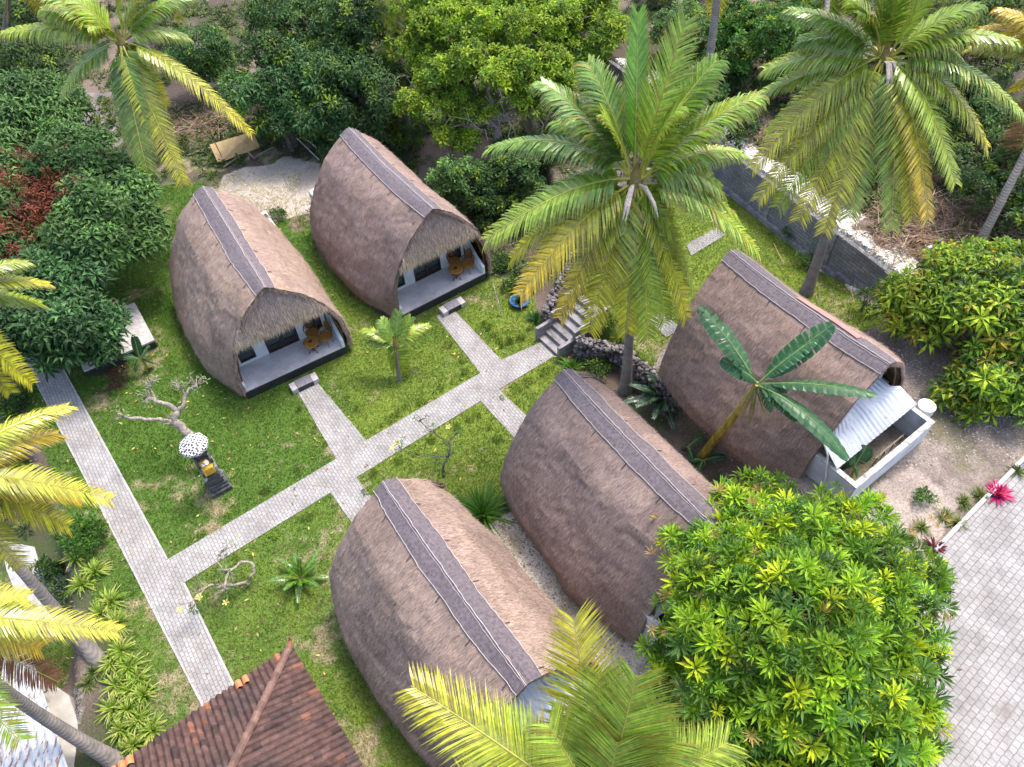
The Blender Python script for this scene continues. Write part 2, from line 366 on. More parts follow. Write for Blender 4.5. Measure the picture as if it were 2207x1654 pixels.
def ground_color(x, y):
    """albedo by what the ground is made of at that spot"""
    z = gz(x, y); P = np.stack([x, y, z], -1); px, py = project(P)
    w1 = (vnoise(x, y, 1.2, 3)-.5); w2 = (vnoise(x, y, 1.1, 8)-.5); amp = 26
    qx, qy = px+w1*amp*2, py+w2*amp*2
    tx, ty = px+w1*9, py+w2*9
    big = fbm(x, y, 3.2, 2); med = fbm(x, y, .8, 6); fine = fbm(x, y, .25, 4)
    def C(c): return np.ones(x.shape+(3,))*np.array(c)
    def mix(a, b, t): return a*(1-t[..., None])+b*t[..., None]
    # woodland floor
    col = mix(C((.075, .056, .044)), C((.185, .14, .112)), sstep(.38, .62, fbm(x, y, 5, 21)))
    col = mix(col, C((.05, .075, .022)), sstep(.44, .62, fbm(x, y, 2.4, 31))*.85)
    col = mix(col, C((.42, .38, .33)), sstep(.70, .80, fine*.5+med*.5)*.5)
    # terrace and right-hand yard: pale grit
    e = polydist(x, y, EDGE); w = polydist(x, y, WALL)
    yard = (e < .2) & (w > 0)
    dirt = mix(C((.185, .15, .125)), C((.27, .225, .195)), sstep(.35, .65, med))
    dirt = mix(dirt, C((.13, .12, .06)), sstep(.50, .66, fbm(x, y, 1.7, 41))*.75)
    dirt = mix(dirt, C((.10, .085, .08)), sstep(.60, .70, fine)*.4)
    col = np.where(yard[..., None], dirt, col)
    bare = inpoly(qx, qy, [(1830, 1120), (1950, 1000), (2080, 1080), (1980, 1200), (1900, 1200)])
    col = np.where(bare[..., None], mix(C((.34, .28, .24)), C((.27, .225, .195)), sstep(.4, .6, med)), col)
    # grass
    gcol = mix(C((.075, .145, .020)), C((.155, .212, .030)), sstep(.30, .68, big*.6+.4*sstep(-13, 2, x)))
    gcol = mix(gcol, C((.06, .125, .020)), sstep(.5, .7, med)*.35)
    dryw = sstep(950, 1350, py)*.075+.0
    dry = sstep(.58-dryw, .76-dryw, fbm(x, y, 1.5, 12)*.62+fine*.38)
    gcol = mix(gcol, C((.36, .285, .19)), dry*.8)
    grass = inpoly(tx, ty, GR_MAIN) | inpoly(tx, ty, GR_TERR) | inpoly(qx, qy, LOWGR)
    col = np.where(grass[..., None], gcol, col)
    # mixed weeds around the back of the huts
    wd = inpoly(qx, qy, [(330, 380), (480, 380), (450, 440), (600, 440), (700, 520), (690, 330), (560, 320), (470, 350), (350, 330)]) & (sstep(.45, .6, med) < .5)
    col = np.where(wd[..., None], mix(C((.24, .19, .135)), C((.10, .12, .035)), sstep(.4, .6, fine)), col)
    s = inpoly(qx, qy, SAND); col = np.where(s[..., None], mix(C((.50, .44, .38)), C((.38, .33, .28)), sstep(.45, .65, med)), col)
    s = inpoly(tx, ty, GRAV34); col = np.where(s[..., None], mix(C((.52, .46, .39)), C((.34, .29, .20)), sstep(.45, .65, med)), col)
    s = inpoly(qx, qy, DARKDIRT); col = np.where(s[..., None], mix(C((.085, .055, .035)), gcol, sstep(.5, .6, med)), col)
    s = inpoly(qx, qy, GRAVELBED) & (polydist(x, y, LEFT) > 0); col = np.where(s[..., None], mix(C((.16, .14, .13)), C((.30, .28, .26)), sstep(.5, .7, fine)), col)
    # white crushed-coral strip along the top of the block wall
    st = (-w+(vnoise(x, y, .9, 17)-.5)*1.1); strip = (st > .0) & (st < 1.15) & (y > 14) & (y < 38)
    col = np.where(strip[..., None], mix(C((.66, .62, .55)), C((.50, .46, .40)), sstep(.5, .7, fine)), col)
    # damp track at the top left
    tr = inpoly(qx, qy, [(150, 230), (250, 215), (262, 300), (200, 370), (170, 300)])
    col = np.where(tr[..., None], mix(C((.17, .15, .15)), C((.28, .25, .25)), sstep(.4, .6, med)), col)
    return col, grass | wd, strip, yard
def axis(a, b, step, lo, hi):
    m = list(np.arange(a, b+1e-6, step)); s = step; p = m[0]
    while p > lo: s *= 1.22; p -= s; m.insert(0, p)
    s = step; p = m[-1]
    while p < hi: s *= 1.22; p += s; m.append(p)
    return np.array(m)
gx = axis(-27, 22, .125, -400, 400); gy = axis(3, 46, .125, -60, 600)
XX, YY = np.meshgrid(gx, gy, indexing='ij'); ZZ = gz(XX, YY)
gc, gmask, gstrip, gyard = ground_color(XX, YY)
nx, ny = XX.shape
I = np.arange(nx*ny).reshape(nx, ny)
b = B(); b.v.append(np.stack([XX, YY, ZZ], -1).reshape(-1, 3)); b.c.append(gc.reshape(-1, 3)); b.n = nx*ny
b.f.append(np.stack([I[:-1, :-1], I[1:, :-1], I[1:, 1:], I[:-1, 1:]], -1).reshape(-1, 4))
props(b.build('ground', 'ground', smooth=True), kind='structure')

# ------------------------------------------------------------------ paths, plaza, kerbs
def sheet(name, polys, mat, ang, kind='structure', th=.05, dzs=None, res=None):
    """paving slabs as closed prisms following the ground; local axes turned to the paving direction"""
    b = B(); o0 = np.array([polys[0][0][0], polys[0][0][1], 0.0]); Rm = rotz(-ang)
    for k, poly in enumerate(polys):
        P = np.array([[x, y, 0] for x, y in poly]); z = np.array([float(gz(x, y)) for x, y in poly])
        zz = z+(dzs[k] if dzs else .03)
        top = P+np.array([0, 0, 1])*zz[:, None]; bot = top-np.array([0, 0, th+.12])
        V = (np.concatenate([top, bot])-o0)@Rm.T; n = len(poly)
        a = sum(poly[i][0]*poly[(i+1) % n][1]-poly[(i+1) % n][0]*poly[i][1] for i in range(n))
        F = [tuple(range(n))]+[(i, n+i, n+(i+1) % n, (i+1) % n) for i in range(n)]
        if a < 0: F = [q[::-1] for q in F]
        b.add(V, F)
    o = b.build(name, mat, None); o.location = o0; o.rotation_euler = (0, 0, ang); return o
GA = R(122)
A0, A1, A2, A3 = gp(35, 738), gp(105, 745), gp(515, 1500), gp(448, 1535)
pathA = [gp(75, 815), gp(135, 800), gp(360, 1208), gp(395, 1258), gp(515, 1505), gp(450, 1540)]
pathA = [gp(38, 745), gp(100, 738)]+pathA[1:]
pB = [gp(360, 1208), gp(725, 990), gp(790, 950), gp(1035, 805), gp(1080, 777), gp(1168, 738), gp(1196, 768), gp(1075, 841), gp(1035, 866), gp(768, 1030), gp(712, 1063), gp(395, 1258)]
p1 = [gp(637, 838), gp(680, 820), gp(790, 951), gp(725, 991)]
p3 = [gp(712, 1062), gp(768, 1029), gp(815, 1090), gp(760, 1130)]
p2 = [gp(940, 683), gp(975, 665), gp(1081, 778), gp(1036, 806)]
p4 = [gp(1035, 865), gp(1075, 840), gp(1150, 912), gp(1112, 948)]
props(sheet('path', [pathA, pB, p1, p3, p2, p4], 'paver', GA, dzs=[.034, .030, .026, .026, .026, .026]), kind='structure')
PAVED = [pathA, pB, p1, p2, p3, p4]
def gpt(px, py): p = GG(px, py); return (p[0], p[1])
props(sheet('terrace_path', [[gpt(1478, 528), gpt(1545, 492), gpt(1562, 508), gpt(1490, 552)], [gpt(1400, 692), gpt(1424, 674), gpt(1470, 710), gpt(1436, 728)]], 'paver', GA, dzs=[.03, .03]), kind='structure')
lowp = [(20, 1215), (60, 1180), (95, 1250), (112, 1330), (40, 1375), (-40, 1440), (-60, 1400), (30, 1350)]
props(sheet('lower_path', [[gpt(*q) for q in [(0, 1165), (75, 1180), (112, 1300), (125, 1340), (50, 1320), (15, 1230)]], [gpt(*q) for q in [(55, 1322), (-60, 1395), (-60, 1345), (30, 1290)]]], 'kerb', GA, dzs=[.03, .026]), kind='structure')
# kerb strips of the long path
b = B()
def strip(b, pts, w, h, dz=.0, side=1):
    pts = [np.array(p) for p in pts]
    for i in range(len(pts)-1):
        p, q = pts[i], pts[i+1]; d = (q-p); n = max(1, int(np.hypot(*d)/2)); dn = d/np.hypot(*d); ang = math.atan2(dn[1], dn[0])
        for k in range(n):
            a = p+d*k/n; c_ = p+d*(k+1)/n; m_ = (a+c_)/2; z = float(gz(*(m_+np.array([-dn[1], dn[0]])*-.1*side)))
            b.box((m_[0], m_[1], z+dz+h/2-.06), (np.hypot(*(c_-a))-.012, w, h+.12), ang)
strip(b, [gp(137, 798), gp(361, 1207)], .07, .05); strip(b, [gp(397, 1258), gp(517, 1505)], .07, .05)
strip(b, [gp(73, 815), gp(447, 1540)], .06, .035)
props(b.build('path_edging', 'kerb'), kind='structure')
# plaza lower right
PL = [gpt(2015, 1192), gpt(2125, 1078), gpt(2260, 945), gpt(2500, 1100), (26, 2), (26, -8), (10.4, -8), (10.4, 4), gpt(1930, 1400), gpt(1960, 1270)]
pz = 2.1
props(sheet('plaza', [[(p[0], p[1]) for p in PL]], 'cobble', R(38), dzs=[0.0]), kind='structure')
pl = bpy.data.objects['plaza']; npl = len(pl.data.vertices)//2
for i, v in enumerate(pl.data.vertices): v.co.z = pz+.035 if i < npl else pz-.5
b = B(); strip(b, [gpt(2012, 1190), gpt(2122, 1076), gpt(2180, 1017)], .13, .14, .02); strip(b, [gpt(2185, 1010), gpt(2300, 900)], .13, .14, .02)
props(b.build('plaza_kerb', 'kerb'), kind='structure')

# ------------------------------------------------------------------ block retaining wall
def wall_along(name, P, z0f, z1, th, mat, label, piers=None, cap=None, footing=False):
    root = thing(name, label, 'wall', (P[0][0], P[0][1], 0))
    for i in range(len(P)-1):
        p, q = np.array(P[i]), np.array(P[i+1]); d = q-p; L_ = np.hypot(*d); ang = math.atan2(d[1], d[0]); m_ = (p+q)/2
        zb = min(float(gz(*(p+rotz(ang)[:2, :2]@np.array([0, -th-.2])))), float(gz(*(q+rotz(ang)[:2, :2]@np.array([0, -th-.2])))))-.2
        bb = B(); bb.box((0, 0, (z1-zb)/2+zb), (L_, th, z1-zb)); o = bb.build('masonry', mat, root, world=False)
        o.location = (m_[0]-P[0][0], m_[1]-P[0][1], 0); o.rotation_euler = (0, 0, ang)
        if footing:
            bb = B(); n = 8
            for k in range(n):
                c_ = p+d*(k+.5)/n; nr = np.array([d[1], -d[0]])/L_; f_ = c_+nr*(th/2+.10); zz = float(gz(*(f_+nr*.15)))
                bb.box((f_[0], f_[1], zz+.0), (L_/n+.004*(k % 2), .20, .44), ang)
            bb.build('footing', 'concrete', root)
    return root
wr = wall_along('block_wall', [WALL[0], WALL[1], WALL[2], WALL[3], (16.6, 17.9)], None, 2.97, .2, 'block', 'long grey concrete block retaining wall with a white gravel strip along its top', footing=True)
for t_ in (-1.35, -.52, .12, .8, 1.75, 2.6):   # piers standing proud of the wall
    if t_ < 0: a_, b_, f_ = WALL[0], WALL[1], 1+t_*.25
    elif t_ < 1: a_, b_, f_ = WALL[1], WALL[2], t_
    else: a_, b_, f_ = WALL[2], WALL[3], (t_-1)/2
    p = np.array(a_)*(1-f_)+np.array(b_)*f_; d = np.array(b_)-np.array(a_); d /= np.hypot(*d); q = p+np.array([d[1], -d[0]])*.11; z = float(gz(*(p+np.array([d[1], -d[0]])*.5)))
    B().box((q[0], q[1], (z-.2+2.95)/2), (.24, .06, 2.95-z+.2), math.atan2(d[1], d[0])).build('pier', 'concrete', wr)

# ================================================================== THATCHED HUTS
PZ = np.array([5.02, 4.9, 4.62, 4.1, 3.0, 2.0, 1.0, .28]); PE = np.array([0, .22, .58, 1.18, 1.9, 2.30, 2.48, 2.42]); PM = np.array([0, .27, .68, 1.32, 1.98, 2.52, 2.92, 2.86])
PT = np.concatenate([[0], np.cumsum(np.hypot(np.diff(PZ), np.diff((PE+PM)/2)))]); PT = PT/PT[-1]
HL = 7.0
SHIFT = [1.0, 0]   # which way and at which end the low thatch swings out
def roof_pt(y, t, side, off=0.0, seed=0, L=HL):
    y = np.asarray(y, float); t = np.asarray(t, float)
    s = np.clip((y-L/2)/(L/2), -1, 1); k = np.where(s > 0, 1-.75*np.abs(s)**3.5, 1-np.abs(s)**2.3)
    def smooth(tab): return (np.interp(t-.03, PT, tab)+np.interp(t, PT, tab)*2+np.interp(t+.03, PT, tab))/4
    z = smooth(PZ); w = smooth(PE)*(1-k)+smooth(PM)*k
    w = np.where(t <= 0, 0, w)
    z = z-.13*k*(1-t)
    wob = (np.mod(t*9+vnoise(y, t*0, 1.3, seed)*.9, 1.0)-.5)*-.012+(vnoise(y+seed*13, t*2+side*3, 2.2, seed+11)-.5)*.16+(vnoise(y+50*side+seed*9, t*6, .9, seed)-.5)*.12+(vnoise(y+seed*5, t*9+side*7, .28, seed+2)-.5)*.05
    w = w+(wob+off)*np.minimum(1, t*6); z = z+(off)*np.maximum(0, 1-t*4)+wob*.3*np.maximum(0, 1-t*3)
    f_ = np.clip(1-y/L if SHIFT[1] else y/L, 0, 1); sh = SHIFT[0]*(.08-.34*sstep(0, .42, f_))
    return side*w+sh*np.clip(1-z/4.9, 0, 1)**.6, y, z
def straw_blades(b, pos, dirn, nrm, ln, wd, col, lift=.12):
    n = len(pos); dirn = dirn/np.linalg.norm(dirn, axis=1, keepdims=True)
    sd = np.cross(dirn, nrm); sd /= np.linalg.norm(sd, axis=1, keepdims=True)+1e-9
    V = np.stack([pos-sd*wd[:, None]/2, pos+sd*wd[:, None]/2, pos+dirn*ln[:, None]+nrm*(ln*lift)[:, None]], 1).reshape(-1, 3)
    b.f.append(np.arange(n*3).reshape(-1, 3)+b.n); b.v.append(V); b.c.append(np.repeat(col, 3, 0)); b.n += n*3
HUT_TONE = np.array([[1, 1, 1], [1.16, 1.12, 1.06], [1.02, .98, .98], [1.10, 1.06, 1.02], [1.0, .97, .97], [1.08, 1.02, .98]])
def straw_col(n, y, t, seed):
    g = vnoise(y+seed*3, t*5, .8, seed+7)[:, None]; f = RNG.uniform(.65, 1.3, (n, 1))*HUT_TONE[seed % 6]*(1-.17*sstep(.58, .72, vnoise(y*1.0+seed*21, t*2.2, 1.5, seed+31)))[:, None]
    return (np.array([[.36, .27, .22]])*(1-g)+np.array([[.275, .21, .19]])*g)*f
def make_hut(name, label, origin, ang, seed, porch=True, bath=True, xs=1.0, pinkcap=False, flip=1, L=HL, cat='hut', tin_out=7.2, detail=True):
    root = thing(name, label, cat, origin, ang-R(90), 'thatched huts around the garden')
    rg = np.random.default_rng(seed)
    # --- outer and inner shell of the roof with a real thickness
    ny_, nt_ = 64, 30; ys = np.linspace(0, L, ny_); ts = np.linspace(0, 1, nt_)
    def shell(off, y0=0., y1=L):
        rows = []; ys_ = np.linspace(y0, y1, ny_)
        for yv in ys_:
            yy = np.full(nt_, yv); xl, _, zl = roof_pt(yy, ts, -1, off, seed, L); xr, _, zr = roof_pt(yy, ts, 1, off, seed, L)
            rows.append(np.concatenate([np.stack([xl[::-1], yy, zl[::-1]], 1), np.stack([xr[1:], yy[1:], zr[1:]], 1)]))
        return np.array(rows)
    So = shell(0.0); Si = shell(-.20, .0, L)
    Si[:, :, 2] -= .02
    for A_ in (So, Si):   # edges of the eaves wave a little
        k_ = A_.shape[1]; e_ = (vnoise(A_[:, 0, 1], np.zeros(ny_), .35, seed)-.5)*.14
        A_[:, 0, 2] += e_; A_[:, -1, 2] -= e_
    k = So.shape[1]; I_ = np.arange(ny_*k).reshape(ny_, k)
    b = B(); tt = np.abs(np.linspace(-1, 1, k))[None]+0*So[:, :, 0]
    g = vnoise(So[:, :, 1]+seed*3, tt*5, .8, seed+7)[..., None]; colr = (np.array([.34, .255, .205])*(1-g)+np.array([.26, .20, .18])*g)
    streaks = (vnoise(So[:, :, 1], tt, .10, seed+3)[..., None]*.35+.82); colr = colr*streaks*HUT_TONE[seed % 6]*(1-.17*sstep(.58, .72, vnoise(So[:, :, 1]+seed*21, tt*6*2.2, 1.5, seed+31)))[..., None]
    b.v.append(So.reshape(-1, 3)); b.c.append(colr.reshape(-1, 3)); b.n += ny_*k
    b.f.append(np.stack([I_[:-1, :-1], I_[1:, :-1], I_[1:, 1:], I_[:-1, 1:]], -1).reshape(-1, 4)[:, ::-1])
    # rim joining outer and inner shells
    for row, rev in ((0, False), (ny_-1, True)):
        P_ = np.concatenate([So[row], Si[row]]); F_ = [(i, i+1, k+i+1, k+i) for i in range(k-1)]
        b.add(P_, [f[::-1] for f in F_] if rev else F_, (.17, .125, .095))
    for c_ in (0, k-1):
        P_ = np.concatenate([So[:, c_], Si[:, c_]]); b.add(P_, [(i, i+1, ny_+i+1, ny_+i) for i in range(ny_-1)], (.15, .11, .085))
    # straws combed down the slope
    n = 34000; y = rg.uniform(.02, L-.02, n); t = rg.uniform(.0, 1, n)**.85; sd_ = np.where(rg.random(n) < .5, -1, 1)
    e_ = .01; x0, y0, z0 = roof_pt(y, t, sd_, .015, seed, L); x1, y1, z1 = roof_pt(y, np.minimum(t+e_, 1.0), sd_, .015, seed, L); x2, y2, z2 = roof_pt(y+.05, t, sd_, .015, seed, L)
    P0 = np.stack([x0, y0, z0], 1); D = np.stack([x1, y1, z1], 1)-P0; D2 = np.stack([x2, y2, z2], 1)-P0
    last = t > .985; D[last] = np.array([0, 0, -1.]); D /= np.linalg.norm(D, axis=1, keepdims=True)+1e-9
    Nn = np.cross(D, D2)*(-1); Nn /= np.linalg.norm(Nn, axis=1, keepdims=True)+1e-9; Nn *= np.sign((Nn*np.stack([sd_, 0*y, .6+0*y], 1)).sum(1))[:, None]
    D = D+rg.normal(0, .15, (n, 3)); straw_blades(b, P0, D, Nn, rg.uniform(.08, .24, n), rg.uniform(.006, .014, n), straw_col(n, y, t*6, seed), .06)
    # ragged fringe at front/back rims and along the eaves
    for yv, dy in ((0.0, -1), (L, 1)):
        n = 1500; t = rg.uniform(.02, 1, n); sd_ = np.where(rg.random(n) < .5, -1, 1); yy = np.full(n, yv)
        x0, _, z0 = roof_pt(yy, t, sd_, -.1+rg.uniform(-.09, .1, n), seed, L); P0 = np.stack([x0, yy, z0], 1)
        x1, _, z1 = roof_pt(yy, np.minimum(t+.02, 1), sd_, -.1, seed, L); D = np.stack([x1-x0, 0*yy, z1-z0], 1); D /= np.linalg.norm(D, axis=1, keepdims=True)+1e-6
        D = D*.9+np.array([[0, dy*.55, -.3]])+rg.normal(0, .2, (n, 3)); straw_blades(b, P0, D, np.tile([[0, dy*1., 0]], (n, 1)), rg.uniform(.08, .2, n), rg.uniform(.008, .02, n), straw_col(n, t, t, seed)*.9, .0)
    n = 2600; y = rg.uniform(0, L, n); sd_ = np.where(rg.random(n) < .5, -1, 1)
    x0, _, z0 = roof_pt(y, np.full(n, .985), sd_, -rg.uniform(0, .18, n), seed, L); P0 = np.stack([x0, y, z0], 1)
    D = np.tile([[0, 0, -1.]], (n, 1))+rg.normal(0, .18, (n, 3)); straw_blades(b, P0, D, np.stack([sd_*1., 0*y, 0*y], 1), rg.uniform(.1, .26, n), rg.uniform(.01, .022, n), straw_col(n, y, y*0+3, seed)*.8, .1)
    roof = b.build('thatched_roof', 'straw', root, world=False)
    for v_ in roof.data.vertices: pass
    # bamboo lining under the thatch
    b = B(); Sn = shell(-.215, .06, L-.06); Sn[:, :, 2] -= .03; b.v.append(Sn.reshape(-1, 3)); b.c.append(np.ones((ny_*k, 3))); b.n += ny_*k
    b.f.append(np.stack([I_[:-1, :-1], I_[1:, :-1], I_[1:, 1:], I_[:-1, 1:]], -1).reshape(-1, 4)); b.build('bamboo_lining', 'bamboo', root, world=False)
    # --- ridge netting held with strings
    b = B(); tw = PT[2]*.60
    cols_ = np.linspace(-1, 1, 13); yv = np.linspace(-.03, L+.03, 50); Vv = []
    for yy in yv:
        yc = min(max(yy, 0), L); drift = (vnoise(np.array([yy]), np.array([0.]), 1.1, seed)-.5)[0]*.04
        for c_ in cols_:
            x_, _, z_ = roof_pt(np.array([yc]), np.array([abs(c_+drift)*tw]), 1 if c_ >= 0 else -1, .045, seed, L)
            Vv.append((float(x_[0]), yy, float(z_[0])))
    nn = len(cols_); J = np.arange(len(yv)*nn).reshape(len(yv), nn)
    b.add(Vv, [np.stack([J[:-1, :-1], J[1:, :-1], J[1:, 1:], J[:-1, 1:]], -1).reshape(-1, 4)[:, ::-1]]); cap = b.build('ridge_cover', 'ridge', root, world=False, smooth=False)
    Vv = np.array(Vv).reshape(len(yv), nn, 3)
    for ci, rr in ((0, .009), (6, .011), (7, .006), (12, .009)):
        b = B(); q = Vv[:, ci].copy(); q[:, 2] += .018; q[:, 0] += rg.normal(0, .008, len(q)); b.tube(q, rr, 5); b.build('tie_string', 'string', cap, world=False)
    b = B()   # wooden pins with short cords on the slopes
    for side in (-1, 1):
        for yy in np.arange(.9, L, 1.45)+rg.uniform(-.2, .2):
            x_, _, z_ = roof_pt(np.array([yy]), np.array([tw*1.03]), side, .05, seed, L); x2_, _, z2_ = roof_pt(np.array([yy]), np.array([tw*1.5]), side, .03, seed, L)
            b.tube([(x_[0], yy, z_[0]), (x2_[0], yy+.02, z2_[0])], .012, 4)
    b.build('roof_pin', 'frame', roof, world=False)
    if pinkcap:
        b = B(); nn2 = 12; q = []
        for i, yy in enumerate(np.linspace(2.75, 5.1, nn2)):
            for tq in (.10, .45, .8, 1.12):
                wv = tw*(tq*(1 if i not in (0, nn2-1) else .8)); x_, _, z_ = roof_pt(np.array([yy]), np.array([wv]), -1 if flip > 0 else 1, .075, seed, L); q.append((float(x_[0]), yy, float(z_[0])))
        J = np.arange(nn2*4).reshape(nn2, 4); b.add(q, [np.stack([J[:-1, :-1], J[1:, :-1], J[1:, 1:], J[:-1, 1:]], -1).reshape(-1, 4)]); b.build('tarpaulin_patch', 'pink', cap, world=False)
    # --- gable thatch, front and back
    def gable(yt, yb, zb, dirn, nm='gable_thatch'):
        b = B(); zz = np.linspace(4.72, zb, 12); rows = []
        for i, z in enumerate(zz):
            f_ = i/11; w_ = np.interp(-z, -PZ, PE)*1.0-.08; yy = yt*(1-f_)+yb*f_
            xs_ = np.linspace(-w_, w_, 25); rows.append(np.stack([xs_, yy+0*xs_+(vnoise(xs_, 0*xs_+z, .4, seed)-.5)*.06, z+0*xs_+((vnoise(xs_, 0*xs_, .3, seed)-.5)*.12 if i == 11 else 0)], 1))
        A_ = np.array(rows); J = np.arange(12*25).reshape(12, 25); F_ = np.stack([J[:-1, :-1], J[1:, :-1], J[1:, 1:], J[:-1, 1:]], -1).reshape(-1, 4)
        if dirn > 0: F_ = F_[:, ::-1]
        b.add(A_.reshape(-1, 3), [F_], (.34, .28, .26)); A2_ = A_.copy(); A2_[:, :, 1] -= dirn*.14; b.add(A2_.reshape(-1, 3), [F_[:, ::-1]], (.12, .09, .07))
        b.add(np.concatenate([A_[-1], A2_[-1]]), [(i, i+1, 26+i, 25+i) for i in range(24)], (.14, .11, .08))
        n = 4200; zr = rg.uniform(zb, 4.7, n)**1.0; xr = rg.uniform(-1, 1, n)*(np.interp(-zr, -PZ, PE)-.02); f_ = (4.72-zr)/(4.72-zb); yr = yt*(1-f_)+yb*f_+dirn*.02
        g_ = f_[:, None]; cl = (np.array([[.43, .32, .30]])*(1-g_)+np.array([[.55, .41, .29]])*g_)*rg.uniform(.6, 1.35, (n, 1))
        straw_blades(b, np.stack([xr, yr, zr], 1), np.tile([[0, dirn*.12, -1.]], (n, 1))+rg.normal(0, .16, (n, 3)), np.tile([[0, dirn*1., .1]], (n, 1)), rg.uniform(.12, .3, n), rg.uniform(.01, .022, n), cl, .1)
        n = 1600; xr = rg.uniform(-1, 1, n)*(np.interp(-zb, -PZ, PE)-.05); yr = yb+dirn*.0-dirn*rg.uniform(0, .14, n)
        straw_blades(b, np.stack([xr, yr, zb+rg.uniform(0, .1, n)], 1), np.tile([[0, dirn*.1, -1.]], (n, 1))+rg.normal(0, .14, (n, 3)), np.tile([[0, dirn*1., 0]], (n, 1)), rg.uniform(.15, .42, n), rg.uniform(.01, .024, n), np.array([[.50, .40, .28]])*rg.uniform(.6, 1.25, (n, 1)), .0)
        return b.build(nm, 'strawg', root, world=False)
    gable(.22, -.10, 2.94, -1)
    # --- body
    W = 2.12; FZ = .45
    B().box((0, (L-.1)/2, .16), (2*W+.1, L-.1, .52)).build('plinth', 'plinth', root, world=False)
    B().box((0, .69, FZ-.01), (2*W-.02, 1.375, .04)).build('porch_floor', 'tile', root, world=False)
    yw = 1.38; zt = 2.35; WF = 1.96
    # front wall with openings: pieces butted end to end
    op = [(-1.78, -1.12, .62, 2.1, 'window'), (-.62, .72, .46, 2.25, 'door'), (1.18, 1.80, .62, 2.1, 'window')]
    b = B(); xl = -WF
    for (a_, c_, z0_, z1_, kd) in op:
        b.box(((xl+a_)/2, yw+.07, (FZ+zt)/2), (a_-xl, .14, zt-FZ)); b.box(((a_+c_)/2, yw+.07, (z1_+zt)/2), (c_-a_, .14, zt-z1_))
        if z0_ > FZ+.03: b.box(((a_+c_)/2, yw+.07, (FZ+z0_)/2), (c_-a_, .14, z0_-FZ))
        xl = c_
    b.box(((xl+WF)/2, yw+.07, (FZ+zt)/2), (WF-xl, .14, zt-FZ)); b.build('front_wall', 'white', root, world=False)
    for (a_, c_, z0_, z1_, kd) in op:
        b = B(); fw = .07; mid = (a_+c_)/2; yy = yw+.03
        b.box((a_+fw/2, yy, (z0_+z1_)/2), (fw, .1, z1_-z0_)); b.box((c_-fw/2, yy, (z0_+z1_)/2), (fw, .1, z1_-z0_)); b.box((mid, yy, z1_-fw/2), (c_-a_-2*fw, .1, fw)); b.box((mid, yy, z0_+fw/2), (c_-a_-2*fw, .1, fw))
        if kd == 'door': b.box((mid, yy, (z0_+z1_)/2), (.13, .09, z1_-z0_-2*fw)); b.box(((a_+mid)/2, yy, z0_+.24), (mid-a_-.2, .06, .26)); b.box(((c_+mid)/2, yy, z0_+.24), (c_-mid-.2, .06, .26))
        fr = b.build(kd, 'frame', root, world=False)
        B().box((mid, yy+.02, (z0_+z1_)/2), (c_-a_-2*fw, .012, z1_-z0_-2*fw)).build('pane', 'glass', fr, world=False)
        if kd == 'window':
            b = B(); xs_ = np.linspace(a_+fw, a_+fw+(c_-a_-2*fw)*.55, 14); 
            V_ = [(x_, yy+.07+.018*math.sin(i*1.9), z_) for z_ in (z0_+.02, z1_-.05) for i, x_ in enumerate(xs_)]; b.add(V_, [(i, i+1, 15+i, 14+i) for i in range(13)]); 
    # porch side walls stepping down towards the garden
    for sgn in (-1, 1):
        prof = [(0.0, FZ-.02), (0.0, .86), (.12, .92), (.55, 1.12), (1.0, 1.42), (1.36, 1.85), (1.36, FZ-.02)]
        b = B(); x_ = sgn*(W-.02); n_ = len(prof); th = .12
        V_ = [(x_-th/2, y_, z_) for y_, z_ in prof]+[(x_+th/2, y_, z_) for y_, z_ in prof]
        F_ = [tuple(range(n_))[::-1], tuple(range(n_, 2*n_))]+[(i, (i+1) % n_, n_+(i+1) % n_, n_+i) for i in range(n_)]
        b.add(V_, F_); b.build('porch_side_wall', 'white', root, world=False)
    b = B()
    for sgn in (-1, 1): b.box((sgn*(W-.14), (1.53+L-.35)/2, 1.30), (.12, L-1.9, 1.7))
    b.box((0, L-.60, 1.75), (3.3, .14, 2.6)); b.build('side_and_back_wall', 'white', root, world=False)
    b = B()
    for sgn in (-1, 1):
        for yy in (.16, L-.2):
            x_, _, z_ = roof_pt(np.array([yy]*6), np.linspace(.16, .97, 6), sgn, -.27, seed, L)
            b.tube([(x_[i], yy, z_[i]) for i in range(6)], .035, 6)
    b.build('roof_rib', 'darkwood', root, world=False)
    # entrance step
    st = B().box((.01, -.60, .112), (.655, .44, .25)).build('entrance_step', 'plinth', root, world=False)
    for x_ in (-.44, .46): B().box((x_, -.60, .12), (.24, .42, .26)).build('step_stone', 'slabw', st, world=False)
    B().box((.01, -.60, .262), (.63, .43, .036)).build('door_mat', 'mat', st, world=False)
    if bath:
        f_ = flip; xa, xb = sorted((-1.78*f_, 2.22*f_)); y0_, y1_ = L-.34, 7.92; tz = 2.12; th = .15; zb_ = 2.27
        b = B(); b.box(((xa+xb)/2, y1_-th/2, tz/2-.2), (xb-xa, th, tz+.4)); b.box((xa+th/2, (y0_+y1_-th)/2, tz/2-.2), (th, y1_-th-y0_, tz+.4)); b.box((xb-th/2, (y0_+y1_-th)/2, tz/2-.2), (th, y1_-th-y0_, tz+.4))
        bw = b.build('bathroom_wall', 'rendered', root, world=False)
        b = B(); b.box(((xa+xb)/2, y1_-th/2, tz+.015), (xb-xa+.03, th+.03, .05)); b.box((xa+th/2, (y0_+y1_-th)/2, tz+.013), (th+.03, y1_-th-y0_-.04, .046)); b.box((xb-th/2, (y0_+y1_-th)/2, tz+.013), (th+.03, y1_-th-y0_-.04, .046)); b.build('wall_cap', 'capc', bw, world=False)
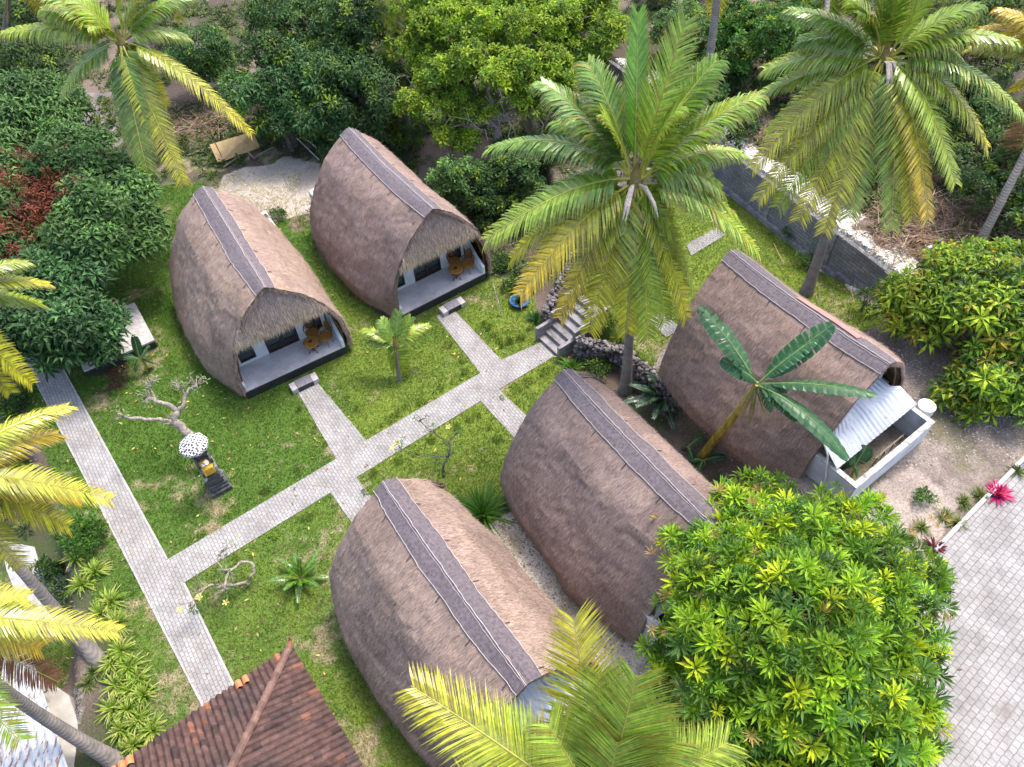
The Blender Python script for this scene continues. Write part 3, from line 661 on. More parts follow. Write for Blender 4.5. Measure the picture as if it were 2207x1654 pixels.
        B().box(((xa+xb)/2, (y0_+y1_)/2, .15), (xb-xa-.32, y1_-y0_-.17, .1)).build('bathroom_floor', 'darkfloor', root, world=False)
        # corrugated sheet roof sloping out from under the thatch
        b = B(); nx_ = 150; xl_, xr_ = (xa-.06, xb-.02) if f_ > 0 else (xa+.02, xb+.06); V_ = []
        for (yy, z_, sh) in ((L-.95, 3.0, .62), (L-.08, 2.70, .42), (L+.10, 2.64, .12), (tin_out, zb_, 0)): V_ += [(x_, yy, z_+.026*math.sin(x_*2*math.pi/.19)) for x_ in np.linspace(xl_+sh, xr_-sh, nx_)]
        yb, zb = tin_out, zb_
        V_ = np.array(V_); F_ = []
        for r_ in range(3): F_ += [(r_*nx_+i, r_*nx_+i+1, (r_+1)*nx_+i+1, (r_+1)*nx_+i) for i in range(nx_-1)]
        b.add(V_, F_); V2 = V_.copy(); V2[:, 2] -= .006; b.add(V2, [q[::-1] for q in F_]); tr_ = b.build('sheet_roof', 'zinc', root, world=False, smooth=True)
        B().box(((xa+xb)/2, yb-.06, zb-.06), (xb-xa-.3, .05, .08)).build('purlin', 'darkwood', tr_, world=False)
    return root
Hroots = []
HUTS = [
 ('thatched_hut', 'thatched barrel-roof hut nearest the stone shrine, porch with two round honey-wood seats', G(571, 625, 4.9), 120, 1, dict()),
 ('thatched_hut', 'thatched barrel-roof hut at the top of the garden with poles showing beside its porch', G(932, 458, 4.9), 123, 2, dict(tin_out=7.3, flip=-1)),
 ('thatched_hut', 'thatched barrel-roof hut at the bottom centre with palm fronds over its zinc bathroom roof', G(830, 1043, 4.9), -57, 3, dict(tin_out=7.62)),
 ('thatched_hut', 'thatched barrel-roof hut whose far end disappears under the big rosette-leaved tree', G(1217, 803, 4.9), -57.5, 4, dict()),
 ('thatched_hut', 'thatched barrel-roof hut on the terrace with pink tarpaulin on the ridge and open white bathroom', G(1575, 547, 6.0), -55.3, 5, dict(pinkcap=True, L=6.35, tin_out=7.15)),
]
for i, (nm, lab, p, ang, seed, kw) in enumerate(HUTS):
    zb = 1.1 if i == 4 else 0.0; SHIFT[:] = [1.0, 0] if i < 2 else [-1.0, 1]
    h = make_hut(nm, lab, (p[0], p[1], zb), R(ang), seed, **kw); Hroots.append(h)
def loc2w(h, x, y, z=0):
    a = h.rotation_euler.z; c_, s_ = math.cos(a), math.sin(a); l = h.location
    return np.array([l.x+c_*x-s_*y, l.y+s_*x+c_*y, l.z+z])
h5 = Hroots[4]
# water drum, pipe and towel rack at the terrace hut
p = GG(1986, 893); t_ = thing('water_drum', 'white plastic water drum beside the open white bathroom', 'drum', (p[0], p[1], p[2]))
B().lathe([(.27, 0), (.29, .03), (.29, .22), (.30, .24), (.29, .26), (.29, .42), (.27, .46)], p, 20).build('barrel', 'whiteplastic', t_, smooth=False)
B().lathe([(.30, .45), (.305, .50), (.27, .53), (.05, .545)], p, 20).build('lid', 'whiteplastic', t_)
b = B(); pts = [loc2w(h5, 2.27, y_, z_) for y_, z_ in [(6.5, 2.9), (6.72, 2.6), (6.85, 2.1), (7.0, 1.6), (7.05, .6)]]; b.tube(pts, .03, 7)
o = b.build('drain_pipe', 'whiteplastic', None); props(o, 'white plastic drain pipe bending down the white bathroom wall', 'pipe')
r0 = loc2w(h5, 0, 7.45, .2); t_ = thing('towel_rack', 'wooden towel rack standing inside the open bathroom', 'rack', r0, h5.rotation_euler.z)
b = B(); b.tube([(-1.3, .0, 1.15), (.25, .0, 1.15)], .025, 6); b.build('rail', 'pole', t_, world=False)
for x_ in (-1.2, -.72, -.25, .15): B().tube([(x_, 0, 0), (x_, .04, 1.15)], .02, 6).build('bar', 'pole', t_, world=False)

# ------------------------------------------------------------------ porch furniture
def make_chair(label, loc, rz):
    t_ = thing('armchair', label, 'chair', loc, rz, 'round-seated wooden chairs on the porches')
    B().lathe([(.02, .41), (.24, .41), (.28, .425), (.285, .45), (.26, .462), (.02, .45)], (0, 0, 0), 20).build('seat', 'wood', t_, world=False)
    for a in (45, 135, 225, 315):
        x_, y_ = math.cos(R(a)), math.sin(R(a)); B().tube([(x_*.18, y_*.18, .42), (x_*.25, y_*.25, 0)], [.024, .017], 6).build('leg', 'wood', t_, world=False)
    b = B(); q = [(.30*math.cos(R(a)), .30*math.sin(R(a))+.02, .66+.10*math.cos(R(a-90))**2) for a in range(0, 181, 15)]; b.tube(q, .022, 6)
    for a in (15, 50, 90, 130, 165): b.tube([(.25*math.cos(R(a)), .25*math.sin(R(a)), .44), (.30*math.cos(R(a)), .30*math.sin(R(a))+.02, .66+.10*math.cos(R(a-90))**2)], .013, 5)
    b.build('backrest', 'darkwood', t_, world=False); 
    b = B(); V_ = []
    for i in range(9): 
        a = R(60+i*7.5)
        for z_, k_ in ((.5, .92), (.95+.12*math.sin(math.pi*i/8), 1.04)): V_.append((.29*k_*math.cos(a), .29*k_*math.sin(a)+.02, z_))
    b.add(V_, [(2*i, 2*i+2, 2*i+3, 2*i+1) for i in range(8)]+[(2*i+1, 2*i+3, 2*i+2, 2*i) for i in range(8)]); b.build('back_panel', 'darkwood', t_, world=False)
    return t_
def make_table(label, loc, rz):
    t_ = thing('round_table', label, 'table', loc, rz, 'round wooden porch tables')
    B().lathe([(.02, .50), (.31, .50), (.33, .515), (.33, .535), (.31, .55), (.02, .55)], (0, 0, 0), 24).build('table_top', 'wood', t_, world=False)
    B().lathe([(.05, .01), (.05, .5)], (0, 0, 0), 10).build('column', 'darkwood', t_, world=False)
    for a in (0, 90, 180, 270): x_, y_ = math.cos(R(a+20)), math.sin(R(a+20)); B().tube([(x_*.03, y_*.03, .22), (x_*.26, y_*.26, .02)], .022, 6).build('foot', 'darkwood', t_, world=False)
    return t_
def make_ashtray(loc, label):
    b = B(); b.lathe([(.05, 0), (.07, .05), (.055, .05), (.04, .02)], loc, 12); props(b.build('ashtray', 'frame', None), label, 'ashtray', 'ashtrays on the porch tables')
for h, where in ((Hroots[0], 'on the porch beside the shrine lawn'), (Hroots[1], 'on the top porch above the young palm')):
    a = h.rotation_euler.z; p = loc2w(h, .98, .50, .46); make_table('round honey-wood table '+where, p, a)
    make_ashtray(p+np.array([0, 0, .552]), 'small dark ashtray on the round table '+where)
    make_chair('wooden chair in the outer corner '+where, loc2w(h, 1.62, .55, .46), a+R(-55))
    make_chair('wooden chair by the window '+where, loc2w(h, 1.25, 1.05, .46), a+R(5))

# ------------------------------------------------------------------ staircase and rubble walls
s0 = np.array(gp(1168, 738)); s1 = np.array(gp(1196, 768)); dr = np.array([math.cos(R(30)), math.sin(R(30))]); dr = np.array(gp(1300, 660, .6))-np.array(gp(1182, 753)); dr /= np.hypot(*dr)
mid = (s0+s1)/2; wid = np.array([-dr[1], dr[0]]); A_ = math.atan2(dr[1], dr[0])
t_ = thing('staircase', 'grey concrete garden steps with low side walls climbing from the paved path to the terrace', 'stairs', (mid[0], mid[1], 0), A_)
b = B(); nst = 7
for i in range(nst): b.box((.18+.34*i, 0, (.165*(i+1))/2-.1), (.34-.002, 1.25, .165*(i+1)+.2))
b.build('treads', 'concrete', t_, world=False)
for sg in (-1, 1):
    b = B()
    for (xa, xb, zt) in ((0, .80, .72), (.80, 1.6, 1.12), (1.6, 2.45, 1.55)): 
        b.box(((xa+xb)/2, sg*(.70+(.12 if xa > .8 else 0)*1), zt/2-.1), (xb-xa+.12, .14, zt+.2))
    b.build('side_wall', 'concrete', t_, world=False)
def rubble(name, label, pts, h, th, n, seed, cat='wall', zf=None):
    """dry-stone wall: irregular stones packed into one bank"""
    rg = np.random.default_rng(seed); P = [np.array(p, float) for p in pts]; L_ = [np.hypot(*(P[i+1]-P[i])) for i in range(len(P)-1)]; tot = sum(L_)
    ico = np.array([(0, 0, 1.), (.9, 0, .45), (.28, .85, .45), (-.72, .52, .45), (-.72, -.52, .45), (.28, -.85, .45), (.72, .52, -.45), (-.28, .85, -.45), (-.9, 0, -.45), (-.28, -.85, -.45), (.72, -.52, -.45), (0, 0, -1.)])
    fi = np.array([(0, 1, 2), (0, 2, 3), (0, 3, 4), (0, 4, 5), (0, 5, 1), (1, 6, 2), (2, 7, 3), (3, 8, 4), (4, 9, 5), (5, 10, 1), (6, 7, 2), (7, 8, 3), (8, 9, 4), (9, 10, 5), (10, 6, 1), (11, 7, 6), (11, 8, 7), (11, 9, 8), (11, 10, 9), (11, 6, 10)])
    b = B()
    for _ in range(n):
        s_ = rg.uniform(0, tot); i = 0
        while s_ > L_[i] and i < len(L_)-1: s_ -= L_[i]; i += 1
        d = (P[i+1]-P[i])/L_[i]; c_ = P[i]+d*s_+np.array([-d[1], d[0]])*rg.uniform(-th/2, th/2); z = (zf if zf is not None else 0)+rg.uniform(0, h)
        sc = rg.uniform(.045, .115); V_ = ico*rg.uniform(.75, 1.2, (12, 1))*np.array([sc*rg.uniform(.8, 1.4), sc, sc*.8]); V_ = V_@rotz(rg.uniform(0, 6)).T
        b.add(V_+np.array([c_[0], c_[1], z]), [fi], np.array([.15, .135, .135])*rg.uniform(.4, 1.8)*np.array([1, rg.uniform(.92, 1.05), rg.uniform(.88, 1.08)]))
    o = b.build(name, 'rock', None); return props(o, label, cat)
e1 = mid+dr*1.0
rubble('stone_wall', 'rubble stone retaining bank on the right of the garden steps', [tuple(mid+dr*.6-wid*1.0), (4.5, 19.6), (6.2, 16.9)], 1.15, .4, 1500, 3)
rubble('stone_wall', 'dark rubble stone retaining bank on the left of the garden steps', [tuple(mid+dr*.6+wid*.95), (2.75, 24.4), (3.0, 25.4), (2.6, 27.6)], 1.15, .42, 1300, 4)
rubble('stone_wall', 'mossy rubble bank below the strappy lilies at the far left', [(-18.4, 17.1), (-17.3, 15.4), (-15.6, 12.6), (-14.3, 9.6), (-13.6, 7.2)], .95, .4, 1500, 5, zf=-1.0)

# ------------------------------------------------------------------ shrine under its checked parasol
sp = G(474, 1049); sh = thing('stone_shrine', 'dark stepped stone shrine with yellow cloth under a black-and-white checked parasol', 'shrine', sp, R(33))
b = B()
for (zc, hh, w_, d_) in [(.10, .20, .74, .86), (.27, .14, .62, .70), (.40, .12, .68, .60), (.56, .2, .50, .52), (.72, .12, .58, .56), (.86, .16, .46, .48), (1.0, .12, .60, .54)]: b.box((0, .05, zc), (w_, d_, hh+.004*w_), 0, bev=.02)
b.build('stepped_base', 'dkstone', sh, world=False)
b = B(); b.box((0, .05, 1.2), (.42, .42, .28), bev=.02).box((0, .05, 1.38), (.60, .56, .08), bev=.02); b.box((0, .05, 1.47), (.46, .44, .1), bev=.02); b.build('shaft', 'ltstone', sh, world=False)
b = B(); b.box((0, .28, 1.82), (.52, .09, .6), bev=.03).box((-.24, .08, 1.64), (.08, .36, .26), bev=.02).box((.24, .08, 1.64), (.08, .36, .26), bev=.02).box((0, .33, 2.18), (.3, .08, .16), bev=.03); b.build('throne', 'dkstone', sh, world=False)
b = B(); b.lathe([(.07, 0), (.10, .08), (.06, .16), (.03, .2)], (-.28, -.25, 1.0), 8).lathe([(.07, 0), (.10, .08), (.06, .16), (.03, .2)], (.28, -.25, 1.0), 8); b.build('stone_finial', 'ltstone', sh, world=False)
b = B()
xs_ = np.linspace(-.19, .19, 7); V_ = []
for (y_, z_) in ((.16, 1.56), (.0, 1.545), (-.16, 1.54), (-.235, 1.5), (-.25, 1.36), (-.26, 1.2)): V_ += [(x_*(1.05 if z_ < 1.5 else 1), y_+.012*math.sin(x_*40), z_) for x_ in xs_]
b.add(V_, [(r_*7+i, (r_+1)*7+i, (r_+1)*7+i+1, r_*7+i+1) for r_ in range(5) for i in range(6)]); b.build('draped_cloth', 'yellow', sh, world=False)
b = B(); b.lathe([(.06, 0), (.10, .03), (.10, .05), (.02, .05)], (.05, -.02, 1.55), 12).box((-.08, -.05, 1.58), (.12, .12, .04)); b.build('offering_tray', 'whiteplastic', sh, world=False)
um = thing('parasol', 'black-and-white checked hexagonal cloth parasol over the stone shrine', 'parasol', sp+np.array([0.0, 0.0, 0]), R(33))
b = B(); n_ = 8; V_ = [(0, 0, 2.86)]
for k in (.5, 1.0):
    for i in range(n_*2): a = math.pi*i/n_; rr = .50*k*(1 if i % 2 == 0 else .93); V_.append((rr*math.cos(a), .12+rr*math.sin(a), 2.86-.24*k**1.3))
for i in range(n_*2): a = math.pi*i/n_; V_.append((.505*math.cos(a)*(1 if i % 2 == 0 else .94), .12+.505*math.sin(a)*(1 if i % 2 == 0 else .94), 2.52))
V_[0] = (0, .12, 2.88); m2 = n_*2
F_ = [(0, 1+i, 1+(i+1) % m2) for i in range(m2)]+[(1+i, 1+m2+i, 1+m2+(i+1) % m2, 1+(i+1) % m2) for i in range(m2)]+[(1+m2+i, 1+2*m2+i, 1+2*m2+(i+1) % m2, 1+m2+(i+1) % m2) for i in range(m2)]
b.add(V_, F_); b.build('canopy', 'check', um, world=False); B().tube([(0, .40, .0), (0, .38, 1.6), (0, .12, 2.86)], .018, 7).build('parasol_pole', 'darkwood', um, world=False)

# ------------------------------------------------------------------ left deck
P_ = [G(290, 652, .45), G(333, 733, .45), G(180, 800, .45), G(140, 712, .45)]
t_ = thing('porch_deck', 'pale concrete porch slab half hidden under the dark mango tree', 'deck', (P_[2][0], P_[2][1], 0))
B().prism([(p[0], p[1]) for p in P_], .36, .455).build('slab', 'slabw', t_)
cx = sum(p[0] for p in P_)/4; cy = sum(p[1] for p in P_)/4
B().prism([(cx+(p[0]-cx)*.985, cy+(p[1]-cy)*.985) for p in P_], -.1, .36).build('base', 'plinth', t_)
p = G(262, 692, .455); make_chair('wooden chair on the pale slab beside the dark mango tree', p, R(20))

# ------------------------------------------------------------------ tiled hip roof at the bottom
ez = 2.9; Ec = G(625, 1397, ez); El = G(268, 1645, ez); Er = G(788, 1665, ez)
dl = (El-Ec)/np.linalg.norm(El-Ec); drr = np.array([-dl[1], dl[0], 0]); 
if drr@(Er-Ec) < 0: drr = -drr
LEN = 8.0; pitch = math.tan(R(30))
t_ = thing('tiled_pavilion', 'pavilion with a weathered red-brown clay tile hip roof at the bottom edge', 'pavilion', (Ec[0]+(dl+drr)[0]*4, Ec[1]+(dl+drr)[1]*4, 0))
apex = Ec+(dl+drr)*LEN/2+np.array([0, 0, pitch*LEN/2])
def tile_face(a, bq, ap, seed):
    """rows of S-tiles running up the slope; a,bq eave ends, ap the apex"""
    rg = np.random.default_rng(seed); e = bq-a; L_ = np.linalg.norm(e); e /= L_; m_ = (a+bq)/2; up = ap-m_; SL = np.linalg.norm(up); up /= SL; nr = np.cross(e, up); nr = nr if nr[2] > 0 else -nr
    b = B(); cw = .175; rh = .24; ncol = int(L_/cw)
    prof = [(-.5, .0), (-.34, .02), (-.2, .05), (0, .064), (.2, .05), (.34, .02), (.42, .0), (.5, .0)]
    for c_ in range(ncol+1):
        xc = (c_+.5)*cw; h_ = min(xc, L_-xc)/(L_/2)*SL; nr_ = int(h_/rh)+1
        for r_ in range(nr_):
            s0_ = r_*rh; s1_ = min(s0_+rh+.03, h_+.05)
            if s1_-s0_ < .04: continue
            tint = rg.uniform(.8, 1.15); base = np.array([.110, .064, .055]) if rg.random() > .12 else (np.array([.19, .09, .06]) if rg.random() < .4 else np.array([.07, .046, .043]))
            moss = vnoise(np.array([xc]), np.array([s0_]), 1.1, seed)[0]; base = base*(1-.55*sstep(.45, .7, moss))+np.array([.055, .045, .045])*.55*sstep(.45, .7, moss)
            if r_ == 0 and rg.random() < .05: base = np.array([.30, .13, .07])
            V_ = []; jx = rg.normal(0, .004); jz = rg.normal(0, .004)
            for ss, lift in ((s0_-(.06 if r_ == 0 else 0), .016), (s1_, .0)):
                for (u_, z_) in prof: V_.append(a+e*(xc+jx+u_*cw)+up*ss+nr*(z_+lift+jz))
            k = len(prof); F_ = [(i, i+1, k+i+1, k+i) for i in range(k-1)]
            V_ += [a+e*(xc+jx+u_*cw)+up*(s0_-(.06 if r_ == 0 else 0))+nr*(z_+.016-.018+jz) for (u_, z_) in prof]; F_ += [(2*k+i, 2*k+i+1, i+1, i) for i in range(k-1)]
            b.add(V_, F_, base*tint)
    return b
Bc = Ec+(dl+drr)*LEN; L2 = Ec+dl*LEN; R2_ = Ec+drr*LEN
for (a, c_, sd_) in ((L2, Ec, 1), (Ec, R2_, 2), (R2_, Bc, 3), (Bc, L2, 4)): tile_face(a, c_, apex, sd_).build('roof_slope', 'clay', t_)
b = B(); b.add([L2, Ec, R2_, Bc, apex-[0, 0, .05]], [(0, 1, 4), (1, 2, 4), (2, 3, 4), (3, 0, 4)], (.1, .07, .05)); b.build('roof_underside', 'darkwood', t_)
for a in (Ec, L2, R2_, Bc):
    b = B(); n_ = int(np.linalg.norm(apex-a)/.3); dd = (apex-a)/n_
    for i in range(n_):
        p0 = a+dd*i+np.array([0, 0, .055]); p1 = a+dd*(i+1.12)+np.array([0, 0, .04]); b.tube([p0, p1], [.115, .095], 9, np.array([.20, .12, .095])*random.uniform(.7, 1.35))
    b.build('hip_tiles', 'clay', t_)
b = B(); b.tube([Ec+(dl+drr)*-.02+np.array([0, 0, .08]), Ec-(dl+drr)*.12+np.array([0, 0, .17]), Ec-(dl+drr)*.14+np.array([0, 0, .34])], [.08, .05, .012], 8, (.3, .12, .07)); b.build('corner_finial', 'clay', t_)
for (ix, iy) in ((.6, .6), (LEN-.6, .6), (.6, LEN-.6), (LEN-.6, LEN-.6)):
    q = Ec+dl*ix+drr*iy; B().box((q[0], q[1], 1.45), (.16, .16, 2.9), math.atan2(dl[1], dl[0])).build('post', 'darkwood', t_)
for s_, w_, q_ in ((1.35, 2, 0), (4.6, 3, 0), (5.7, 5, 0), (5.2, 2, 1)):   # fresh orange replacement tiles at the eave
    b = B()
    for i in range(w_):
        c_ = Ec+dl*(s_+i*.205)+(drr*.12+np.array([0, 0, .12*pitch]))*(1+q_*2.2)+np.array([0, 0, .05]); up_ = drr*math.cos(R(30))+np.array([0, 0, math.sin(R(30))]); nr = np.cross(dl, up_); nr = nr if nr[2] > 0 else -nr
        V_ = []
        for ss in (-.19, .15):
            for (u_, z_) in [(-.5, 0), (-.3, .055), (0, .085), (.3, .055), (.5, 0)]: V_.append(c_+dl*u_*.207+up_*ss+nr*z_)
        b.add(V_, [(i_, i_+1, 6+i_, 5+i_) for i_ in range(4)])
    b.build('replacement_tile', 'claynew', t_)

# ------------------------------------------------------------------ sheet-roofed shed, bottom left
sz = .75; q = [G(58, 1385, sz), G(150, 1665, sz-.25), G(-330, 1720, sz), G(-160, 1440, sz+.25)]
t_ = thing('sheet_roofed_shed', 'low building with white-painted rusty corrugated roof and beige wall in the bottom left corner', 'shed', (q[1][0], q[1][1], -1))
def corr(a, b_, c_, d_, pitch_, amp, mat, nm, root):
    """corrugated sheet: ribs run from edge ab to edge dc"""
    n_ = int(np.linalg.norm(b_-a)/pitch_*8); V_ = []
    nr = np.cross(b_-a, d_-a); nr /= np.linalg.norm(nr); nr = nr if nr[2] > 0 else -nr
    for k in (0, .33, .66, 1):
        for i in range(n_+1):
            f_ = i/n_; p0 = a*(1-f_)+b_*f_; p1 = d_*(1-f_)+c_*f_; V_.append(p0*(1-k)+p1*k+nr*amp*math.sin(2*math.pi*i/8))
    F_ = [(r_*(n_+1)+i, r_*(n_+1)+i+1, (r_+1)*(n_+1)+i+1, (r_+1)*(n_+1)+i) for r_ in range(3) for i in range(n_)]
    b = B(); b.add(V_, F_); V2 = np.array(V_)-nr*.008; b.add(V2, [g[::-1] for g in F_]); return b.build(nm, mat, root, smooth=True)
corr(q[3], q[0], q[1], q[2], .13, .022, 'rustzinc', 'corrugated_roof', t_)
w0 = [G(108, 1462, 1.25), G(150, 1498, 1.25), G(215, 1665, 1.25), G(150, 1665, 1.3)]
B().prism([(p[0], p[1]) for p in [G(84, 1455, -.1), G(150, 1500, -.1), G(212, 1690, -.1), G(120, 1690, -.1)]], -1.1, -.05).build('wall', solid('beige_wall', (.44, .40, .35), .85, .12, 2), t_)
b = B(); b.tube([G(88, 1498, .0), G(104, 1486, .5)], .035, 8); b.build('vent_pipe', 'whiteplastic', t_)

# ------------------------------------------------------------------ small props
p0 = GG(505, 322); pr_ = thing('plywood_sheet', 'tan plywood board propped on poles beside the brush pile', 'board', p0)
c4 = [G(452, 312, .55), G(545, 284, .75), G(560, 318, .12), G(470, 352, .12)]
nb = np.cross(c4[1]-c4[0], c4[3]-c4[0]); nb /= np.linalg.norm(nb); nb = nb if nb[2] > 0 else -nb
b = B(); b.add([*c4, *[c-nb*.03 for c in c4]], [(3, 2, 1, 0), (4, 5, 6, 7), (0, 1, 5, 4), (1, 2, 6, 5), (2, 3, 7, 6), (3, 0, 4, 7)]); b.build('board', 'ply', pr_)
b = B(); b.tube([c4[0]+(c4[1]-c4[0])*.13+nb*.02, c4[3]+(c4[2]-c4[3])*.13+nb*.02], .03, 5); b.build('batten', 'darkwood', pr_)
for (a, c_, lab) in [((405, 335), (455, 318), 'bent grey pole left of the plywood board'), ((480, 362), (522, 335), 'grey pole lying in front of the plywood board'), ((530, 325), (548, 342), 'short grey pole at the right foot of the plywood board'), ((548, 342), (588, 318), 'long grey pole right of the plywood board')]:
    A0_, A1_ = GG(*a, .06), GG(*c_, .12); b = B().tube([A0_, (A0_+A1_)/2+np.array([0, 0, .03]), A1_], .045, 6); props(b.build('wooden_pole', 'pole', None), lab, 'pole', 'poles lying round the plywood board')
for i, (a, c_) in enumerate([((637, 296), (688, 345)), ((672, 270), (706, 300)), ((680, 268), (712, 290)), ((660, 300), (700, 335)), ((690, 265), (716, 296))]):
    A0_, A1_ = GG(*a, .2), GG(*c_, .08); props(B().tube([A0_, A1_], .035, 5).build('lath', 'lath', None), 'thin pale lath lying on the ground behind the upper hut', 'lath', 'pale laths behind the upper hut')
for px, py, lab in ((1210, 608, 'small pale stone statue at the head of the dark rubble bank'), (1276, 668, 'small pale stone statue at the right of the top steps')):
    p = GG(px, py+10); t_ = thing('stone_statue', lab, 'statue', p); B().lathe([(.16, 0), (.17, .1), (.12, .14)], p, 10).build('pedestal', 'ltstone', t_)
    B().lathe([(.10, .14), (.15, .22), (.13, .34), (.08, .44), (.05, .47), (.085, .52), (.09, .58), (.05, .65), (.01, .68)], p, 12).build('figure', 'lath', t_, smooth=True)
p = G(1120, 655); t_ = thing('plastic_basin', 'blue plastic basin of water plants on the shaded lawn', 'basin', p)
B().lathe([(.30, 0), (.40, .22), (.43, .23), (.40, .20), (.31, .12), (.02, .12)], p, 24).build('bowl', 'blue', t_)
BASIN = (t_, p)
for px, py, sc, lab in ((1988, 545, .5, 'upright pale stone marker beyond the block wall'),):
    p = GG(px, py+20); t_ = B().box((p[0], p[1], p[2]+.35), (.22, .14, .9), R(20), bev=.02).build('stone_marker', 'slabw', None); props(t_, lab, 'marker')
p = GG(2072, 512); props(B().box((p[0], p[1], p[2]+.06), (1.1, .55, .1), R(35), bev=.02).build('concrete_slab', 'kerb', None), 'pale broken concrete slab lying among dry palm fronds', 'slab')

# ================================================================== VEGETATION
GREEN = (.085, .155, .028)
def frond_mesh(C, T, arch, wl, col, tipcol, seed, n=52, stiff=.25, spearfan=0.0, rr=.035, lwid=1.0):
    """one pinnate frond: rachis from C to T with folded hanging leaflets"""
    rg = np.random.default_rng(seed); C = np.array(C, float); T = np.array(T, float); d = T-C; L_ = np.linalg.norm(d)
    K = C+d*.42+np.array([0, 0, arch*L_]); t = np.linspace(0, 1, 20)[:, None]
    bez = lambda t: (1-t)**2*C+2*t*(1-t)*K+t*t*T
    pts = bez(t); b = B(); b.tube(list(pts), list(rr*(1-.82*t[:, 0])), 5, np.array([.55, .52, .10])*(1-.2*stiff))
    tt = np.linspace(.14, .985, n); side = np.array([1, -1]); 
    P = bez(tt[:, None]); D = (bez(np.minimum(tt+.01, 1)[:, None])-bez((tt-.01)[:, None])); D /= np.linalg.norm(D, axis=1, keepdims=True)
    hz_ = d.copy(); hz_[2] = 0; hz_ /= np.linalg.norm(hz_)+1e-6; s0_ = np.cross(hz_, [0, 0, 1.]); s0_ /= np.linalg.norm(s0_); s0_ = s0_+np.array([0, 0, rg.uniform(-.25, .25)])
    lw = np.sin(np.pi*(.10+.80*tt))**.55*(1-.25*tt)
    for sg in side:
        m = len(tt); S_ = s0_[None]*sg; Nn = np.cross(D, S_)*sg; 
        fw = .45+.5*tt[:, None]+rg.normal(0, .07, (m, 1))
        if spearfan: fw = fw*0+1.3
        d1 = S_*(1-.1*stiff)+D*fw+np.array([0, 0, 1.])*(rg.uniform(.02, .32, (m, 1))*(.6+stiff)); d1 /= np.linalg.norm(d1, axis=1, keepdims=True)
        dp = (1-stiff)*rg.uniform(.7, 1.35, (m, 1))*(.18+.82*np.clip(1-D[:, 2:3]**2*1.25, 0, 1))
        d2 = d1-np.array([0, 0, 1.])*dp*.9; d2 /= np.linalg.norm(d2, axis=1, keepdims=True)
        d3 = d2-np.array([0, 0, 1.])*dp*1.3; d3 /= np.linalg.norm(d3, axis=1, keepdims=True)
        ll = (wl*lw*rg.uniform(.82, 1.08, m))[:, None]; w_ = np.full((m, 1), .031*lwid)*rg.uniform(.8, 1.3, (m, 1))
        a0 = P; a1 = P+d1*ll*.35; a2 = a1+d2*ll*.35; a3 = a2+d3*ll*.3
        V = np.stack([a0-D*w_*.5, a0+D*w_*.5, a1-D*w_, a1+D*w_, a2-D*w_*.75, a2+D*w_*.75, a3], 1)
        F = np.array([[0, 1, 3], [0, 3, 2], [2, 3, 5], [2, 5, 4], [4, 5, 6]])
        mixt = (tt**1.5)[:, None]; cb = np.array(col)*(1-mixt)+np.array(tipcol)*mixt; cb = cb*rg.uniform(.55, 1.3, (m, 1))
        yel = (rg.random((m, 1)) < .02+.12*(tipcol[0] > .3)); cb = np.where(yel, np.array([[.36, .30, .05]]), cb)
        Cc = np.repeat(cb[:, None], 7, 1); Cc[:, 6] = Cc[:, 6]*.4+np.array([.38, .27, .08])*.6*(tipcol[0] > .1)+Cc[:, 6]*.6*(tipcol[0] <= .1); Cc[:, 2:4] *= 1.1
        b.f.append((F[None]+(np.arange(m)*7)[:, None, None]).reshape(-1, 3)+b.n); b.v.append(V.reshape(-1, 3)); b.c.append(Cc.reshape(-1, 3)); b.n += m*7
    return b
def tip_on_ray(C, px, py, r, k):
    """a frond tip: where the sight line passes the sphere the frond can reach (k 0 far ... 1 near)"""
    v = ray(px, py); oc = C0-C; bb = oc@v; cc = oc@oc-r*r; disc = bb*bb-cc
    if disc < 0: return C0+v*(-bb)
    s_ = math.sqrt(disc); return C0+v*((-bb+s_)*(1-k)+(-bb-s_)*k)
YEL = (.56, .50, .03); ORG = (.66, .42, .03); GRN = (.20, .34, .045); LIM = (.34, .48, .06); DRK = (.12, .22, .05); OLV = (.30, .38, .04)
